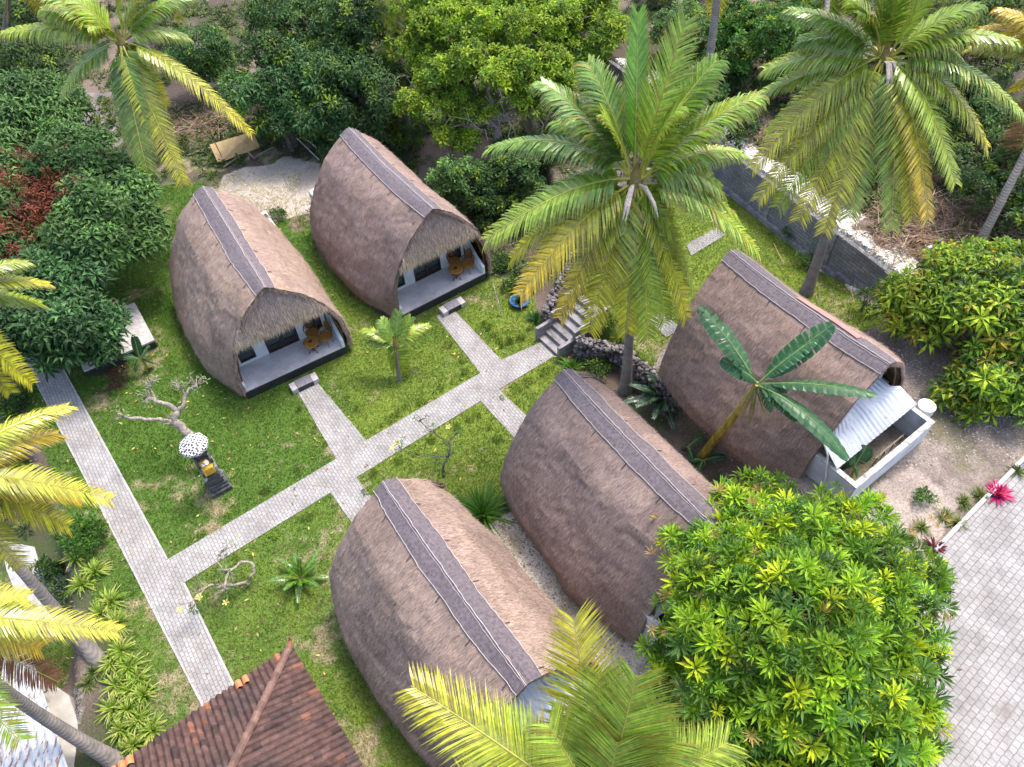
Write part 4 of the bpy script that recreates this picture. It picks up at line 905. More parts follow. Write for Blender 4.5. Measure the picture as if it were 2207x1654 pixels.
def coconut_palm(label, base, crown, fronds, seed, r0=.19, r1=.12, leaf=1.15, length=4.6, trunk=True, lean=None, nuts=5, n=98, name='coconut_palm', group='coconut palms round the garden', spathe=True, extra=0, rw=.04, lwid=1.0):
    rg = np.random.default_rng(seed); base = np.array(base, float); crown = np.array(crown, float)
    root = thing(name, label, 'palm tree', base, 0, group)
    if trunk:
        d = crown-base; K = base+np.array([d[0]*.35, d[1]*.35, d[2]*.62]) if lean is None else np.array(lean)
        t = np.linspace(0, 1, 26)[:, None]; P = (1-t)**2*(base-np.array([0, 0, .3]))+2*t*(1-t)*K+t*t*crown
        rad = r1+(r0-r1)*(1-t[:, 0])**1.2+.14*np.exp(-t[:, 0]*14)*(r0/.19)
        B().tube(list(P), list(rad), 12).build('trunk', 'palmtrunk', root, smooth=True)
    b = B(); b.lathe([(r1*.8, -.35), (r1*1.7, 0), (r1*1.9, .25), (r1*.9, .6), (.02, .9)], crown-np.array([0, 0, .25]), 10, (.20, .16, .06)); b.build('crown_shaft', 'straw', root)
    for i, fr in enumerate(fronds):
        px, py = fr[0], fr[1]; k = fr[2] if len(fr) > 2 else 0.0; r = fr[3] if len(fr) > 3 else length*.88; tip = fr[4] if len(fr) > 4 else OLV; arch = fr[5] if len(fr) > 5 else .22; stiff = fr[6] if len(fr) > 6 else .3; bc = fr[7] if len(fr) > 7 else (GRN if rg.random() < .6 else LIM)
        T = tip_on_ray(crown, px, py, r, k); o_ = (T-crown)*np.array([1, 1, 0]); o_ = o_/(np.linalg.norm(o_)+1e-6)
        st_ = crown+o_*r1*1.1+np.array([0, 0, rg.uniform(-.1, .15)])
        frond_mesh(st_, T, arch, leaf*rg.uniform(.9, 1.08)*(.8 if len(fr) > 8 else 1), bc, tip, seed*100+i, n=n if len(fr) < 9 else 170, stiff=stiff, rr=rw, spearfan=len(fr) > 8, lwid=lwid).build('frond', 'palmleaf', root)
    if spathe:
        b = B()
        for i in range(5):
            a = rg.uniform(0, 6.28); dd = np.array([math.cos(a), math.sin(a), 0]); b.tube([crown+dd*.12, crown+dd*.5+np.array([0, 0, .12]), crown+dd*.95-np.array([0, 0, .15]), crown+dd*1.2-np.array([0, 0, .45])], [.03, .06, .055, .01], 6, (.45, .38, .34))
        b.build('flower_sheath', 'straw', root)
    if nuts:
        for i in range(nuts):
            a = rg.uniform(0, 6.28); c_ = crown+np.array([math.cos(a)*.32, math.sin(a)*.32, -.35-rg.uniform(0, .15)])
            B().lathe([(.02, -.15), (.10, -.11), (.135, 0), (.11, .1), (.02, .15)], c_, 10, (.30, .22, .05)).build('coconut', 'palmleaf', root, smooth=True)
    return root
# centre palm
coconut_palm('tall coconut palm at the centre standing between the two right-hand huts', GG(1348, 842), G(1368, 392, 10.3), [
 (1375, 25, 1.0, 3.6, (.22, .44, .03), .03, .95, (.18, .38, .03), 1),
 (1478, 45, .75, 4.6, LIM, .12, .6), (1052, 320, .35, 4.6, GRN, .34, .2, DRK), (1045, 520, .1, 4.6, OLV, .22, .25),
 (1100, 560, .0, 4.7, YEL, .25, .2), (1118, 640, .0, 4.6, ORG, .22, .25, OLV), (1205, 690, .0, 4.8, ORG, .25, .2), (1350, 722, 0, 4.9, YEL, .22, .2), (1432, 700, 0, 4.7, OLV, .22, .3), (1310, 640, .0, 4.2, YEL, .24, .3),
 (1500, 640, 0, 4.7, OLV, .25, .25), (1636, 545, .1, 4.6, LIM, .3, .2), (1556, 410, .3, 3.4, LIM, .5, .25), (1640, 205, .5, 4.7, LIM, .22, .3), (1600, 330, .3, 4.0, LIM, .35, .2),
 (1165, 175, .5, 4.6, GRN, .2, .3, DRK), (1265, 135, .5, 4.5, GRN, .22, .35, DRK), (1200, 260, .35, 4.1, GRN, .3, .3), (1300, 250, .75, 3.2, LIM, .3, .4), (1470, 230, .75, 3.6, LIM, .4, .3), (1545, 130, .5, 4.5, GRN, .22, .3),
 (1250, 560, .3, 3.4, GRN, .25, .3), (1150, 440, .3, 4.2, GRN, .25, .3), (1455, 560, .2, 3.6, OLV, .25, .3), (1270, 720, 0, 4.9, YEL, .22, .25, OLV), (1395, 735, 0, 5.0, OLV, .2, .25), (1480, 690, 0, 4.9, YEL, .22, .25, OLV), (1160, 560, .1, 4.5, OLV, .28, .25), (1590, 470, .2, 4.2, LIM, .32, .25)], 21, nuts=6)
# right palm
coconut_palm('tall coconut palm leaning right above the block wall and gravel strip', GG(1738, 632), G(1903, 128, 10.8), [
 (1622, 215, .3, 4.6, LIM, .22, .25), (1645, 150, .45, 4.5, LIM, .22, .3), (1620, 365, .1, 4.7, YEL, .25, .25, OLV), (1632, 435, .0, 4.8, YEL, .22, .25, OLV), (1675, 450, .0, 4.7, OLV, .2, .25), (1775, 505, .0, 4.9, YEL, .2, .25, OLV),
 (1892, 270, .2, 2.6, LIM, .3, .35), (1965, 478, .0, 4.8, YEL, .2, .25), (2000, 480, .0, 4.9, ORG, .25, .25, OLV), (2010, 300, .1, 3.8, OLV, .22, .25), (2130, 320, .2, 4.6, YEL, .3, .25), (2215, 260, .3, 5.0, LIM, .3, .25),
 (2190, 90, .45, 4.8, LIM, .28, .3), (2075, 130, .4, 3.2, LIM, .5, .3), (1700, 20, .55, 4.6, GRN, .22, .3), (1720, 90, .5, 3.7, GRN, .32, .3), (1790, -60, .6, 4.6, GRN, .2, .3), (1905, -120, .8, 4.5, GRN, .1, .6, (.12, .22, .03)), (1960, -100, .7, 4.6, GRN, .15, .5),
 (2040, -60, .6, 4.6, GRN, .2, .35), (2110, 10, .5, 4.6, GRN, .25, .3), (1830, 470, .15, 4.2, OLV, .2, .3), (1750, 330, .3, 3.6, GRN, .25, .3), (1850, 30, .8, 3.2, LIM, .4, .4), (1700, 280, .2, 4.2, OLV, .25, .25), (1920, 500, .0, 4.9, OLV, .2, .25), (1720, 480, .0, 4.8, YEL, .22, .25, OLV), (2060, 400, .1, 4.6, OLV, .25, .25), (1650, 290, .2, 4.6, LIM, .26, .25)], 22, nuts=5)
# top-left palm
coconut_palm('coconut palm with drooping fronds above the brush pile at the top left', GG(352, 335), G(262, 92, 8.6), [
 (2, 72, .3, 4.8, OLV, .2, .15), (132, 205, .2, 3.8, LIM, .2, .15), (265, 300, .0, 4.4, OLV, .1, .05), (325, 400, .0, 5.3, OLV, .12, .05, DRK), (400, 402, .0, 5.5, YEL, .16, .1, OLV), (360, 230, .25, 3.4, YEL, .3, .2), (545, 290, .15, 5.6, YEL, .25, .1, OLV),
 (405, 80, .4, 2.9, LIM, .3, .1), (150, -10, .5, 3.9, LIM, .3, .3), (60, -40, .5, 4.8, GRN, .2, .3), (330, -50, .6, 3.7, LIM, .25, .3), (255, -80, .7, 3.8, GRN, .2, .3), (190, 60, .7, 2.6, LIM, .4, .3), (300, 350, .1, 4.6, OLV, .12, .05), (420, -10, .4, 4.0, GRN, .25, .3), (340, 300, .1, 4.0, OLV, .2, .1), (90, 20, .4, 4.2, LIM, .3, .2)], 23, nuts=4)
# left-edge palms (crowns outside the frame)
YY_ = (.60, .54, .04)
coconut_palm('leaning coconut palm at the left edge with bright yellow fronds over the long path', GG(222, 1440), G(-130, 1035, 7.6), [
 (150, 875, .45, 4.3, YY_, .25, .35, LIM), (128, 935, .4, 4.0, ORG, .25, .35, YY_), (168, 1075, .3, 4.4, ORG, .25, .35, YY_), (242, 1078, .4, 5.1, YY_, .25, .3, OLV), (150, 1135, .2, 4.3, YY_, .25, .35, LIM), (50, 1225, .1, 4.4, YY_, .2, .3, OLV), (40, 980, .3, 3.0, ORG, .3, .3, LIM),
 (-250, 850, .5, 4.5), (-330, 1050, .4, 4.5), (-200, 1250, .2, 4.6), (-60, 800, .6, 4.4, OLV)], 24, lean=(-17.9, 13.2, 3.2), nuts=0, leaf=1.0, rw=.045, lwid=.75)
coconut_palm('leaning coconut palm crossing over the rusty sheet roof in the bottom left corner', GG(262, 1648), G(-170, 1330, 7.2), [
 (258, 1362, .5, 6.0, YY_, .18, .35, OLV), (60, 1290, .5, 3.6, YY_, .3, .35, LIM), (125, 1470, .2, 4.4, (.22, .10, .06), .15, .2, (.22, .11, .06)), (45, 1600, .3, 4.6, LIM, .2, .5, GRN), (90, 1400, .4, 4.0, ORG, .25, .3, OLV), (-330, 1200, .5, 4.5), (-150, 1550, .3, 4.5)], 25, lean=(-14.9, 7.1, 2.4), nuts=0, leaf=1.0, r0=.2, r1=.13, lwid=.75)
coconut_palm('coconut palm at the left edge by the dark mango tree, only frond tips in view', GG(-60, 900), G(-150, 650, 7.5), [
 (108, 612, .4, 4.6, YEL, .3, .2, GRN), (92, 655, .3, 4.4, OLV, .25, .2, GRN), (72, 830, .2, 4.6, YEL, .25, .2, LIM), (25, 850, .1, 4.6, YEL, .2, .2, OLV), (60, 565, .5, 4.3, OLV, .3, .2), (-300, 600, .5, 4.4), (-60, 480, .6, 4.4), (40, 760, .2, 4.4, YEL, .25, .2, OLV), (-250, 800, .2, 4.4)], 26, nuts=0, leaf=.95)
# bottom palm
coconut_palm('bright green coconut palm in front of the bottom hut, crown at the lower edge', GG(1330, 1900), G(1295, 1770, 7.6), [
 (885, 1478, .72, 4.9, YEL, .16, .55, LIM), (1236, 1330, .85, 5.0, YEL, .12, .6, LIM), (1372, 1455, .9, 4.4, LIM, .12, .6, LIM), (1570, 1600, .6, 4.2, OLV, .16, .4, LIM), (1045, 1560, .6, 3.9, LIM, .22, .5, GRN), (900, 1800, .5, 4.6, LIM, .2, .4), (1460, 1600, .8, 3.2, LIM, .2, .5, GRN), (1100, 2000, .3, 4.5), (1500, 2000, .3, 4.5), (1180, 1560, .9, 3.2, LIM, .2, .5, LIM), (1330, 1600, .9, 2.8, LIM, .2, .6, LIM), (1420, 1520, .85, 3.8, LIM, .15, .55, LIM), (1000, 1680, .6, 4.2, YEL, .2, .5, LIM), (1290, 1450, .88, 4.3, OLV, .14, .5, GRN)], 27, nuts=0, leaf=1.3, n=110, lwid=.6)
# right edge palm
coconut_palm('coconut palm at the upper right edge with a hanging brown frond', GG(2092, 560), G(2300, 150, 8.6), [
 (2112, 62, .5, 4.0, ORG, .3, .3, YEL), (2085, 105, .4, 4.3, YEL, .25, .3, OLV), (2150, 20, .6, 3.6, ORG, .3, .3, YEL), (2150, 400, .0, 4.8, (.25, .13, .06), .08, .1, (.24, .12, .06)), (2180, 200, .2, 3.6, YEL, .25, .3, OLV), (2450, 100, .5, 4.4), (2400, 350, .1, 4.4), (2280, -20, .6, 4.2)], 28, nuts=0, r0=.17)
# top palms
coconut_palm('coconut palm at the top edge left of the bright green tree, yellow fronds hanging down', GG(880, 315), G(850, -95, 8.2), [
 (822, 210, .0, 5.4, YEL, .2, .1, OLV), (868, 235, .0, 5.6, ORG, .18, .1, OLV), (900, 175, .1, 4.8, YEL, .25, .1, GRN), (790, 60, .2, 4.2, YEL, .25, .1, OLV), (760, -60, .5, 4.4), (950, 0, .3, 4.4, YEL), (850, -200, .7, 4.2), (935, 90, .1, 4.6, YEL, .25, .1)], 29, nuts=0, length=4.4)
coconut_palm('tall bare grey palm trunk at the top edge beyond the block wall', GG(1500, 330), G(1562, -140, 10.5), [(1450, -40, .3, 4.2), (1680, -30, .3, 4.2), (1540, 40, .0, 4.4, YEL), (1400, -160, .5, 4.2), (1700, -180, .5, 4.2), (1560, -260, .6, 4.2), (1470, 70, .1, 4.6, OLV)], 30, nuts=0, r0=.22, r1=.15)
coconut_palm('slender palm trunk rising behind the right-hand palm crown', GG(1740, 290), G(1790, -60, 7.5), [(1700, -20, .3, 3.6), (1880, -30, .3, 3.6), (1780, 60, .1, 3.4), (1640, -120, .5, 3.6), (1900, -140, .5, 3.6)], 31, nuts=0, r0=.17)
for i, (bx, by, cx_, cy_, z_, lab) in enumerate([(20, 190, 40, -60, 6.5, 'coconut palm in the far top left corner with orange-tinged fronds'), (345, 110, 335, -45, 5.5, 'small yellowish palm at the top edge right of the top-left palm'), (1480, 130, 1455, -70, 5.0, 'palm at the top edge above the centre palm crown'), (2060, 120, 2050, -90, 6.0, 'palm in the far upper right woodland')]):
    C_ = G(cx_, cy_, z_); fr = []
    for k in range(11):
        a = k*2.4; fr.append((cx_+math.cos(a)*90, cy_+math.sin(a)*75+35, .25+.3*(math.sin(a) < 0), 3.8, (ORG if i == 0 and k % 3 == 0 else (YEL if k % 2 else OLV)), .25, .2))
    coconut_palm(lab, GG(bx, by), C_, fr, 40+i, nuts=0, n=44, spathe=False)
coconut_palm('young palm standing alone on the lawn between the two front porches', G(861, 822, 0), G(853, 748, 1.6), [
 (778, 712, .35, 1.9, OLV, .35, .45), (925, 700, .35, 1.9, OLV, .3, .45), (858, 672, .8, 1.6, GRN, .1, .7), (885, 685, .7, 1.7, GRN, .15, .6), (795, 735, .3, 1.6, OLV, .35, .4), (872, 815, .0, 1.7, OLV, .3, .4), (845, 800, .0, 1.3, OLV, .3, .4), (820, 690, .6, 1.6, GRN, .3, .5)], 50, r0=.10, r1=.06, leaf=.55, nuts=0, n=40, spathe=False, group=None, rw=.02)

# ------------------------------------------------------------------ broadleaf trees
TPL = {
 'mango': leaf_rosette(10, .36, .085, -25, 55, 1, .35), 'rosette': leaf_rosette(17, .46, .082, 0, 66, 2, .12, .05, .2), 'small': leaf_rosette(9, .25, .095, -10, 60, 3, .2),
 'sprig': leaf_rosette(7, .16, .055, 0, 70, 4, .1), 'bushy': leaf_rosette(10, .26, .10, 0, 60, 6, .2), 'fern': leaf_rosette(16, .45, .035, 25, 75, 7, .25, .01), 'flower': leaf_rosette(14, .26, .03, 30, 85, 8, .0, .01)}
def limb(b, a, c_, r0, r1, seed, wig=.08, n=7, col=None):
    rg = np.random.default_rng(seed); a = np.array(a, float); c_ = np.array(c_, float); L_ = np.linalg.norm(c_-a); P = []
    for i in range(n+1):
        t = i/n; P.append(a+(c_-a)*t+rg.normal(0, wig*L_*math.sin(math.pi*t)*.5+1e-4, 3)+np.array([0, 0, .10*L_*math.sin(math.pi*t)]))
    b.tube(P, [r0+(r1-r0)*i/n for i in range(n+1)], 7, col); return P
def leaf_crown(b, lobes, dens, tpl, cols, seed, size=1.0, inner=.5, down=-.35, youngp=.12, young=(.22, .32, .03), sizevar=.3, shellp=1.6):
    """lobes: (centre, (rx,ry,rz)); leaf rosettes spread through each lobe, thick towards its outside"""
    rg = np.random.default_rng(seed); TV, TF = TPL[tpl]
    for li, (c_, r) in enumerate(lobes):
        c_ = np.array(c_); r = np.array(r, float); tone = rg.uniform(.72, 1.28); n = int(dens*(r[0]*r[1]+r[0]*r[2]+r[1]*r[2])*4)
        v = rg.normal(size=(n*2, 3)); v /= np.linalg.norm(v, axis=1, keepdims=True); v = v[v[:, 2] > down][:n]; n = len(v)
        rad = inner+(1-inner)*rg.random(n)**(1/shellp)
        lump = 1+.38*(fbm(v[:, 0]*2.1+li*7+v[:, 2], v[:, 1]*2.1+v[:, 2]*1.3, .55, seed)-.5)*2*.8
        keep = rg.random(n) < np.clip((fbm(v[:, 0]*2+li*3, v[:, 1]*2+v[:, 2]*2, .5, seed+5)-.36)*6, .06, 1)
        rad = rad*lump; P = c_+v*r*rad[:, None]; P = P[keep]; vv = v[keep]; rd = rad[keep]; n = len(P)
        nr = vv/r; nr /= np.linalg.norm(nr, axis=1, keepdims=True); nr = nr*.6+np.array([[0, 0, .75]])+rg.normal(0, .28, (n, 3))
        base = np.array(cols)[rg.integers(0, len(cols), n)]; base = base*rg.uniform(.65, 1.35, (n, 1))*tone
        yn = rg.random(n) < youngp; base[yn] = np.array(young)*rg.uniform(.75, 1.25, (yn.sum(), 1))
        b.inst(TV, TF, P, bases(nr, rg.uniform(0, 6.28, n), size*rg.uniform(1-sizevar, 1+sizevar, n)), base)
    return b
def broken(lobes, seed, k=5):
    rg = np.random.default_rng(seed); o = []
    for (c_, r) in lobes:
        c_ = np.array(c_); o.append((c_-np.array([0, 0, r[2]*.2]), tuple(np.array(r)*.62)))
        for i in range(k):
            a = i*2.4+rg.uniform(-.5, .5); q_ = rg.uniform(.45, .8); s_ = rg.uniform(.34, .56); o.append((c_+np.array([math.cos(a)*r[0]*q_, math.sin(a)*r[1]*q_, rg.uniform(-.35, .55)*r[2]]), tuple(np.array(r)*s_)))
    return o
def tree(name, label, base, lobes, tpl, cols, seed, dens=9, size=1.0, bark='bark', tr=.16, cat='tree', group=None, mat='mangoleaf', fork=.45, stems=1, extra=None, brk=0, **kw):
    base = np.array(base, float); root = thing(name, label, cat, base, 0, group); rg = np.random.default_rng(seed)
    lob0 = lobes; lobes = broken(lobes, seed, brk) if brk else lobes; cen = np.mean([l[0] for l in lobes], 0); zlow = min(l[0][2]-l[1][2]*.6 for l in lobes); fk = base*(1-fork)+cen*fork
    b = B(); limb(b, base-np.array([0, 0, .2]), fk, tr, tr*.75, seed, .06)
    for i, (c_, r) in enumerate(lob0):
        e_ = limb(b, fk, np.array(c_)+np.array([0, 0, r[2]*.1]), tr*.55, tr*.2, seed+i+1, .14)
        for k in range(5):
            v = rg.normal(size=3); v[2] = abs(v[2])*.6; v /= np.linalg.norm(v); limb(b, e_[4], np.array(c_)+v*np.array(r)*.8, tr*.2, tr*.05, seed*7+i*5+k, .16, 5)
    b.build('trunk', bark, root, smooth=True)
    b = B(); leaf_crown(b, lobes, dens, tpl, cols, seed, size, **kw)
    if extra: extra(b, rg)
    b.build('crown', mat, root); return root
def lobe(px, py, z, rx, rz=None, ry=None): c_ = G(px, py, z); return (c_, (rx, ry or rx, rz or rx*.75))
DKG = [(.06, .13, .034), (.085, .165, .04), (.045, .095, .03)]
MNG = [(.10, .21, .055), (.15, .28, .07), (.05, .11, .035), (.07, .15, .04)]
BRT = [(.26, .40, .025), (.18, .31, .025), (.36, .48, .03), (.12, .23, .03)]
# mango trees on the left
tree('mango_tree', 'bright-leaved mango tree beside the left hut, at the centre of the left group', GG(200, 640), [lobe(235, 420, 3.6, 1.7), lobe(160, 350, 4.0, 1.5), lobe(265, 510, 2.9, 1.6), lobe(200, 480, 4.2, 1.5)], 'mango', MNG, 61, brk=8, inner=.45, dens=12, size=1.25, sizevar=.45, youngp=.10, young=(.11, .22, .06))
def redl(b, rg):
    TV, TF = TPL['mango']; n = 420; c_ = G(50, 440, 4.0); P = c_+rg.normal(0, 1, (n, 3))*np.array([1.3, 1.5, .7]); b.inst(TV, TF, P, bases(rg.normal(0, .4, (n, 3))+[0, 0, 1], rg.uniform(0, 6, n), rg.uniform(.7, 1.1, n)), np.array([[.20, .055, .03]])*rg.uniform(.5, 1.4, (n, 1)))
tree('mango_tree', 'mango tree with patches of red-brown leaves at the left edge', GG(20, 560), [lobe(60, 400, 3.6, 2.0), lobe(-30, 480, 3.6, 1.9), lobe(40, 520, 3.0, 1.7)], 'mango', MNG, 62, brk=8, inner=.45, dens=12, size=1.25, sizevar=.45, extra=redl, youngp=.06, young=(.12, .2, .05))
tree('mango_tree', 'dark-leaved mango tree over the pale porch slab and the top of the long path', GG(110, 800), [lobe(110, 660, 3.0, 1.6), lobe(190, 700, 2.4, 1.35), lobe(170, 590, 3.2, 1.3), lobe(30, 620, 3.0, 1.5), lobe(215, 745, 1.7, .8), lobe(140, 755, 1.8, 1.0), lobe(60, 720, 2.4, 1.1)], 'mango', [(.055, .14, .045), (.08, .18, .055), (.035, .085, .03)], 63, brk=8, inner=.45, dens=12, size=1.25, sizevar=.45, youngp=.05, young=(.08, .17, .06))
tree('mango_tree', 'mango tree with soft green leaves in the upper part of the left group', GG(60, 380), [lobe(60, 235, 3.6, 2.3), lobe(-20, 310, 3.2, 1.6), lobe(130, 240, 3.0, 1.3)], 'mango', MNG, 64, brk=8, inner=.45, dens=12, size=1.25, sizevar=.45, youngp=.2, young=(.12, .22, .07))
tree('small_tree', 'very dark small tree beneath the top-left palm fronds', GG(95, 215), [lobe(70, 135, 3.0, 2.0), lobe(110, 180, 2.2, 1.3), lobe(10, 160, 2.6, 1.5)], 'mango', DKG, 65, dens=11)
tree('small_tree', 'round dark green tree right of the top-left palm crown', GG(440, 175), [lobe(430, 110, 2.6, 1.7), lobe(395, 135, 2.2, 1.2), lobe(465, 140, 1.8, 1.1)], 'mango', [(.04, .10, .03), (.055, .13, .03)], 66, dens=15)
# dark wood at the top
def ragged(c_, r, seed):
    rg = np.random.default_rng(seed); L_ = [(c_+np.array([0, 0, r*.1]), (r*.6, r*.6, r*.45))]
    for k in range(9 if r > 1.2 else 4):
        a = k*2.4+rg.uniform(-.5, .5); L_.append((c_+np.array([math.cos(a)*r*rg.uniform(.45, 1.0), math.sin(a)*r*rg.uniform(.45, 1.0), rg.uniform(-.8, .4)*r]), (r*rg.uniform(.24, .50),)*2+(r*rg.uniform(.25, .45),)))
    return L_
dk = [(600, 190, 3.4, 2.3), (640, 95, 4.2, 2.6), (690, 170, 3.6, 2.3), (740, 60, 5, 2.8), (780, 160, 4, 2.2), (610, 260, 1.8, 1.2), (700, 255, 2.2, 1.5), (640, 10, 5, 2.8)]
labs = ['blue-green leafy tree above the upper hut', 'tall dark tree behind the blue-green leafy tree', 'dark dense tree directly above the ridge of the upper hut', 'dark tree at the top edge left of the hanging yellow palm fronds', 'dark tree just left of the bright green tree', 'low dark bush at the left foot of the dark wood', 'low dark bush at the right foot of the dark wood behind the upper hut', 'dark tree at the top edge in the middle of the dark wood']
for i, (px, py, z, r) in enumerate(dk):
    low = r < 1.6; cs = [(.065, .16, .05), (.09, .21, .065), (.05, .11, .035)] if i in (0, 2, 6) else DKG
    b0 = G(px, py, z); tree('bush' if low else 'woodland_tree', labs[i], (b0[0], b0[1], float(gz(b0[0], b0[1]))), ragged(b0, r, 70+i), 'mango' if i % 2 == 0 else 'small', cs, 70+i, dens=11 if not low else 16, cat='bush' if low else 'tree', group='dark trees and bushes at the top of the garden', down=-.6, size=1.1)
# big bright tree at the top centre
def twigs(b, rg): pass
tb = tree('spreading_tree', 'large bright green spreading tree with bare grey twigs at the top centre', GG(1075, 420), [lobe(930, 60, 5.6, 2.4), lobe(1010, 20, 6.0, 2.6), lobe(1110, 60, 6.0, 2.6), lobe(1200, 30, 6.0, 2.4), lobe(1270, 70, 5.4, 2.2), lobe(960, 150, 4.8, 1.9), lobe(1060, 130, 5.6, 1.9), lobe(1150, 140, 5.2, 1.8), lobe(1240, 150, 4.4, 1.7), lobe(935, 235, 3.4, 1.5), lobe(1020, 225, 3.6, 1.1), lobe(985, 290, 2.6, 1.2), lobe(1160, 210, 4.0, 1.3), lobe(870, 20, 5, 1.6)], 'small', BRT, 90, brk=7, inner=.4, dens=15, sizevar=.45, bark='palebark', tr=.2, fork=.5, youngp=.2, young=(.24, .34, .025), mat='leaf', size=1.0)
rg = np.random.default_rng(5)
for k in range(46):
    b = B()
    px, py = rg.uniform(900, 1280), rg.uniform(20, 260); a = G(px, py, 5.4-(py/260)*1.6); v = rg.normal(size=3); v[2] = abs(v[2])
    P_ = limb(b, a-np.array([0, 0, 1.4]), a+v*.5, .035, .012, k, .2, 5)
    for j in range(3): w_ = rg.normal(size=3); w_[2] = abs(w_[2])*.5; limb(b, P_[3], P_[3]+w_*.45, .015, .005, k*9+j, .2, 3)
    b.build('bare_twig', 'palebark', tb)
for i, (px, py, z, r, lab, cs, dn) in enumerate([
 (1010, 390, 1.8, 1.5, 'mid green shrub under the large bright tree', MNG, 16), (1090, 380, 2.0, 1.4, 'dark shrub beside the left fronds of the centre palm', DKG, 16), (985, 420, 1.2, .9, 'small dark shrub right of the upper hut ridge', MNG, 16),
 (835, 270, 1.4, 1.0, 'yellow-green shrub touching the upper hut roof', [(.12, .17, .02), (.09, .13, .02)], 18), (870, 290, 1.0, .8, 'low green shrub behind the upper hut roof', MNG, 16), (1050, 440, 1.1, 1.0, 'dark low shrub on the bank under the centre palm', DKG, 14), (1130, 330, 1.6, 1.3, 'shrub hidden behind the centre palm fronds', MNG, 14),
 (1630, 70, 2.2, 2.3, 'round bright green bush beyond the wall, right of the bare grey trunk', [(.055, .15, .02), (.075, .20, .025)], 14), (1560, 150, 1.2, 1.3, 'low bush at the foot of the bare grey trunk', [(.06, .13, .025)], 12), (1480, 190, 1.4, 1.6, 'bush behind the top of the centre palm', MNG, 11),
 (2100, 60, 2.0, 2.4, 'bushy tree in the far upper right', [(.08, .14, .03), (.06, .11, .03)], 10), (2030, 230, 1.4, 1.7, 'dark bush behind the right palm fronds', DKG, 12), (2120, 260, 1.5, 1.7, 'bush at the right edge beyond the gravel strip', DKG, 12), (2170, 420, 1.2, 1.5, 'dark bush beside the leaning right-edge trunk', DKG, 12), (1960, 330, .8, 1.0, 'low bush in the middle of the rough ground', MNG, 12), (2045, 360, .8, .8, 'light green young shrub on the rough ground', [(.09, .16, .05)], 16), (1840, 350, .9, 1.1, 'bush just beyond the white gravel strip', DKG, 12), (1590, 270, .8, 1.0, 'low bush at the upper end of the white gravel strip', DKG, 12),
 (1500, 60, 1.6, 1.8, 'leafy bush at the top edge above the centre palm', MNG, 11), (1700, 180, 1.0, 1.2, 'bush behind the left fronds of the right palm', MNG, 12), (1900, 240, 1.2, 1.5, 'bush directly under the right palm crown', DKG, 12), (2000, 60, 1.8, 2.0, 'olive bush in the upper right woodland', [(.11, .16, .035), (.08, .12, .03)], 10), (330, 40, 1.5, 1.6, 'dark bush between the two top-left palms', DKG, 11), (20, 40, 1.6, 2.0, 'bush in the far top left corner', DKG, 10), (480, 130, 1.0, 1.0, 'low bush right of the round dark green tree', DKG, 12), (2160, 560, .9, 1.1, 'light green shrub at the foot of the leaning right-edge trunk', BRT, 14), (1870, 640, .7, .55, 'sapling between the block wall and the terrace hut', MNG, 18), (1745, 560, .35, .35, 'small leafy plant against the block wall near the leaning trunk', MNG, 20), (1700, 500, .3, .35, 'small leafy plant against the block wall under the palm', MNG, 20)]):
    b0 = G(px, py, z+float(GG(px, py)[2])); low = lab.find('tree') < 0
    tree('bush' if low else 'woodland_tree', lab, (b0[0], b0[1], float(gz(b0[0], b0[1]))), ragged(b0, r*1.1, 300+i), ('bushy' if i % 2 else 'small') if r > .6 else 'sprig', cs, 110+i, dens=dn, cat='bush' if low else 'tree', down=-.6, tr=.05+.02*r, mat='leaf', youngp=.1)
# right-hand mango
tree('mango_tree', 'yellow-green mango tree with flower spikes at the right edge', GG(2090, 880), [lobe(2030, 640, 4.0, 1.5), lobe(2120, 620, 4.6, 1.7), lobe(2180, 700, 4.4, 1.6), lobe(1965, 690, 3.2, 1.1), lobe(2130, 800, 3.4, 1.1), lobe(2085, 850, 2.6, 1.0), lobe(2170, 860, 2.6, 1.1), lobe(2220, 780, 3.6, 1.1), lobe(2150, 590, 4.0, 1.2)], 'mango', BRT+[(.07, .15, .025)], 150, brk=7, inner=.4, dens=8, size=1.2, sizevar=.4, youngp=.13, young=(.36, .30, .03), bark='darkbark', tr=.15, mat='leaf')
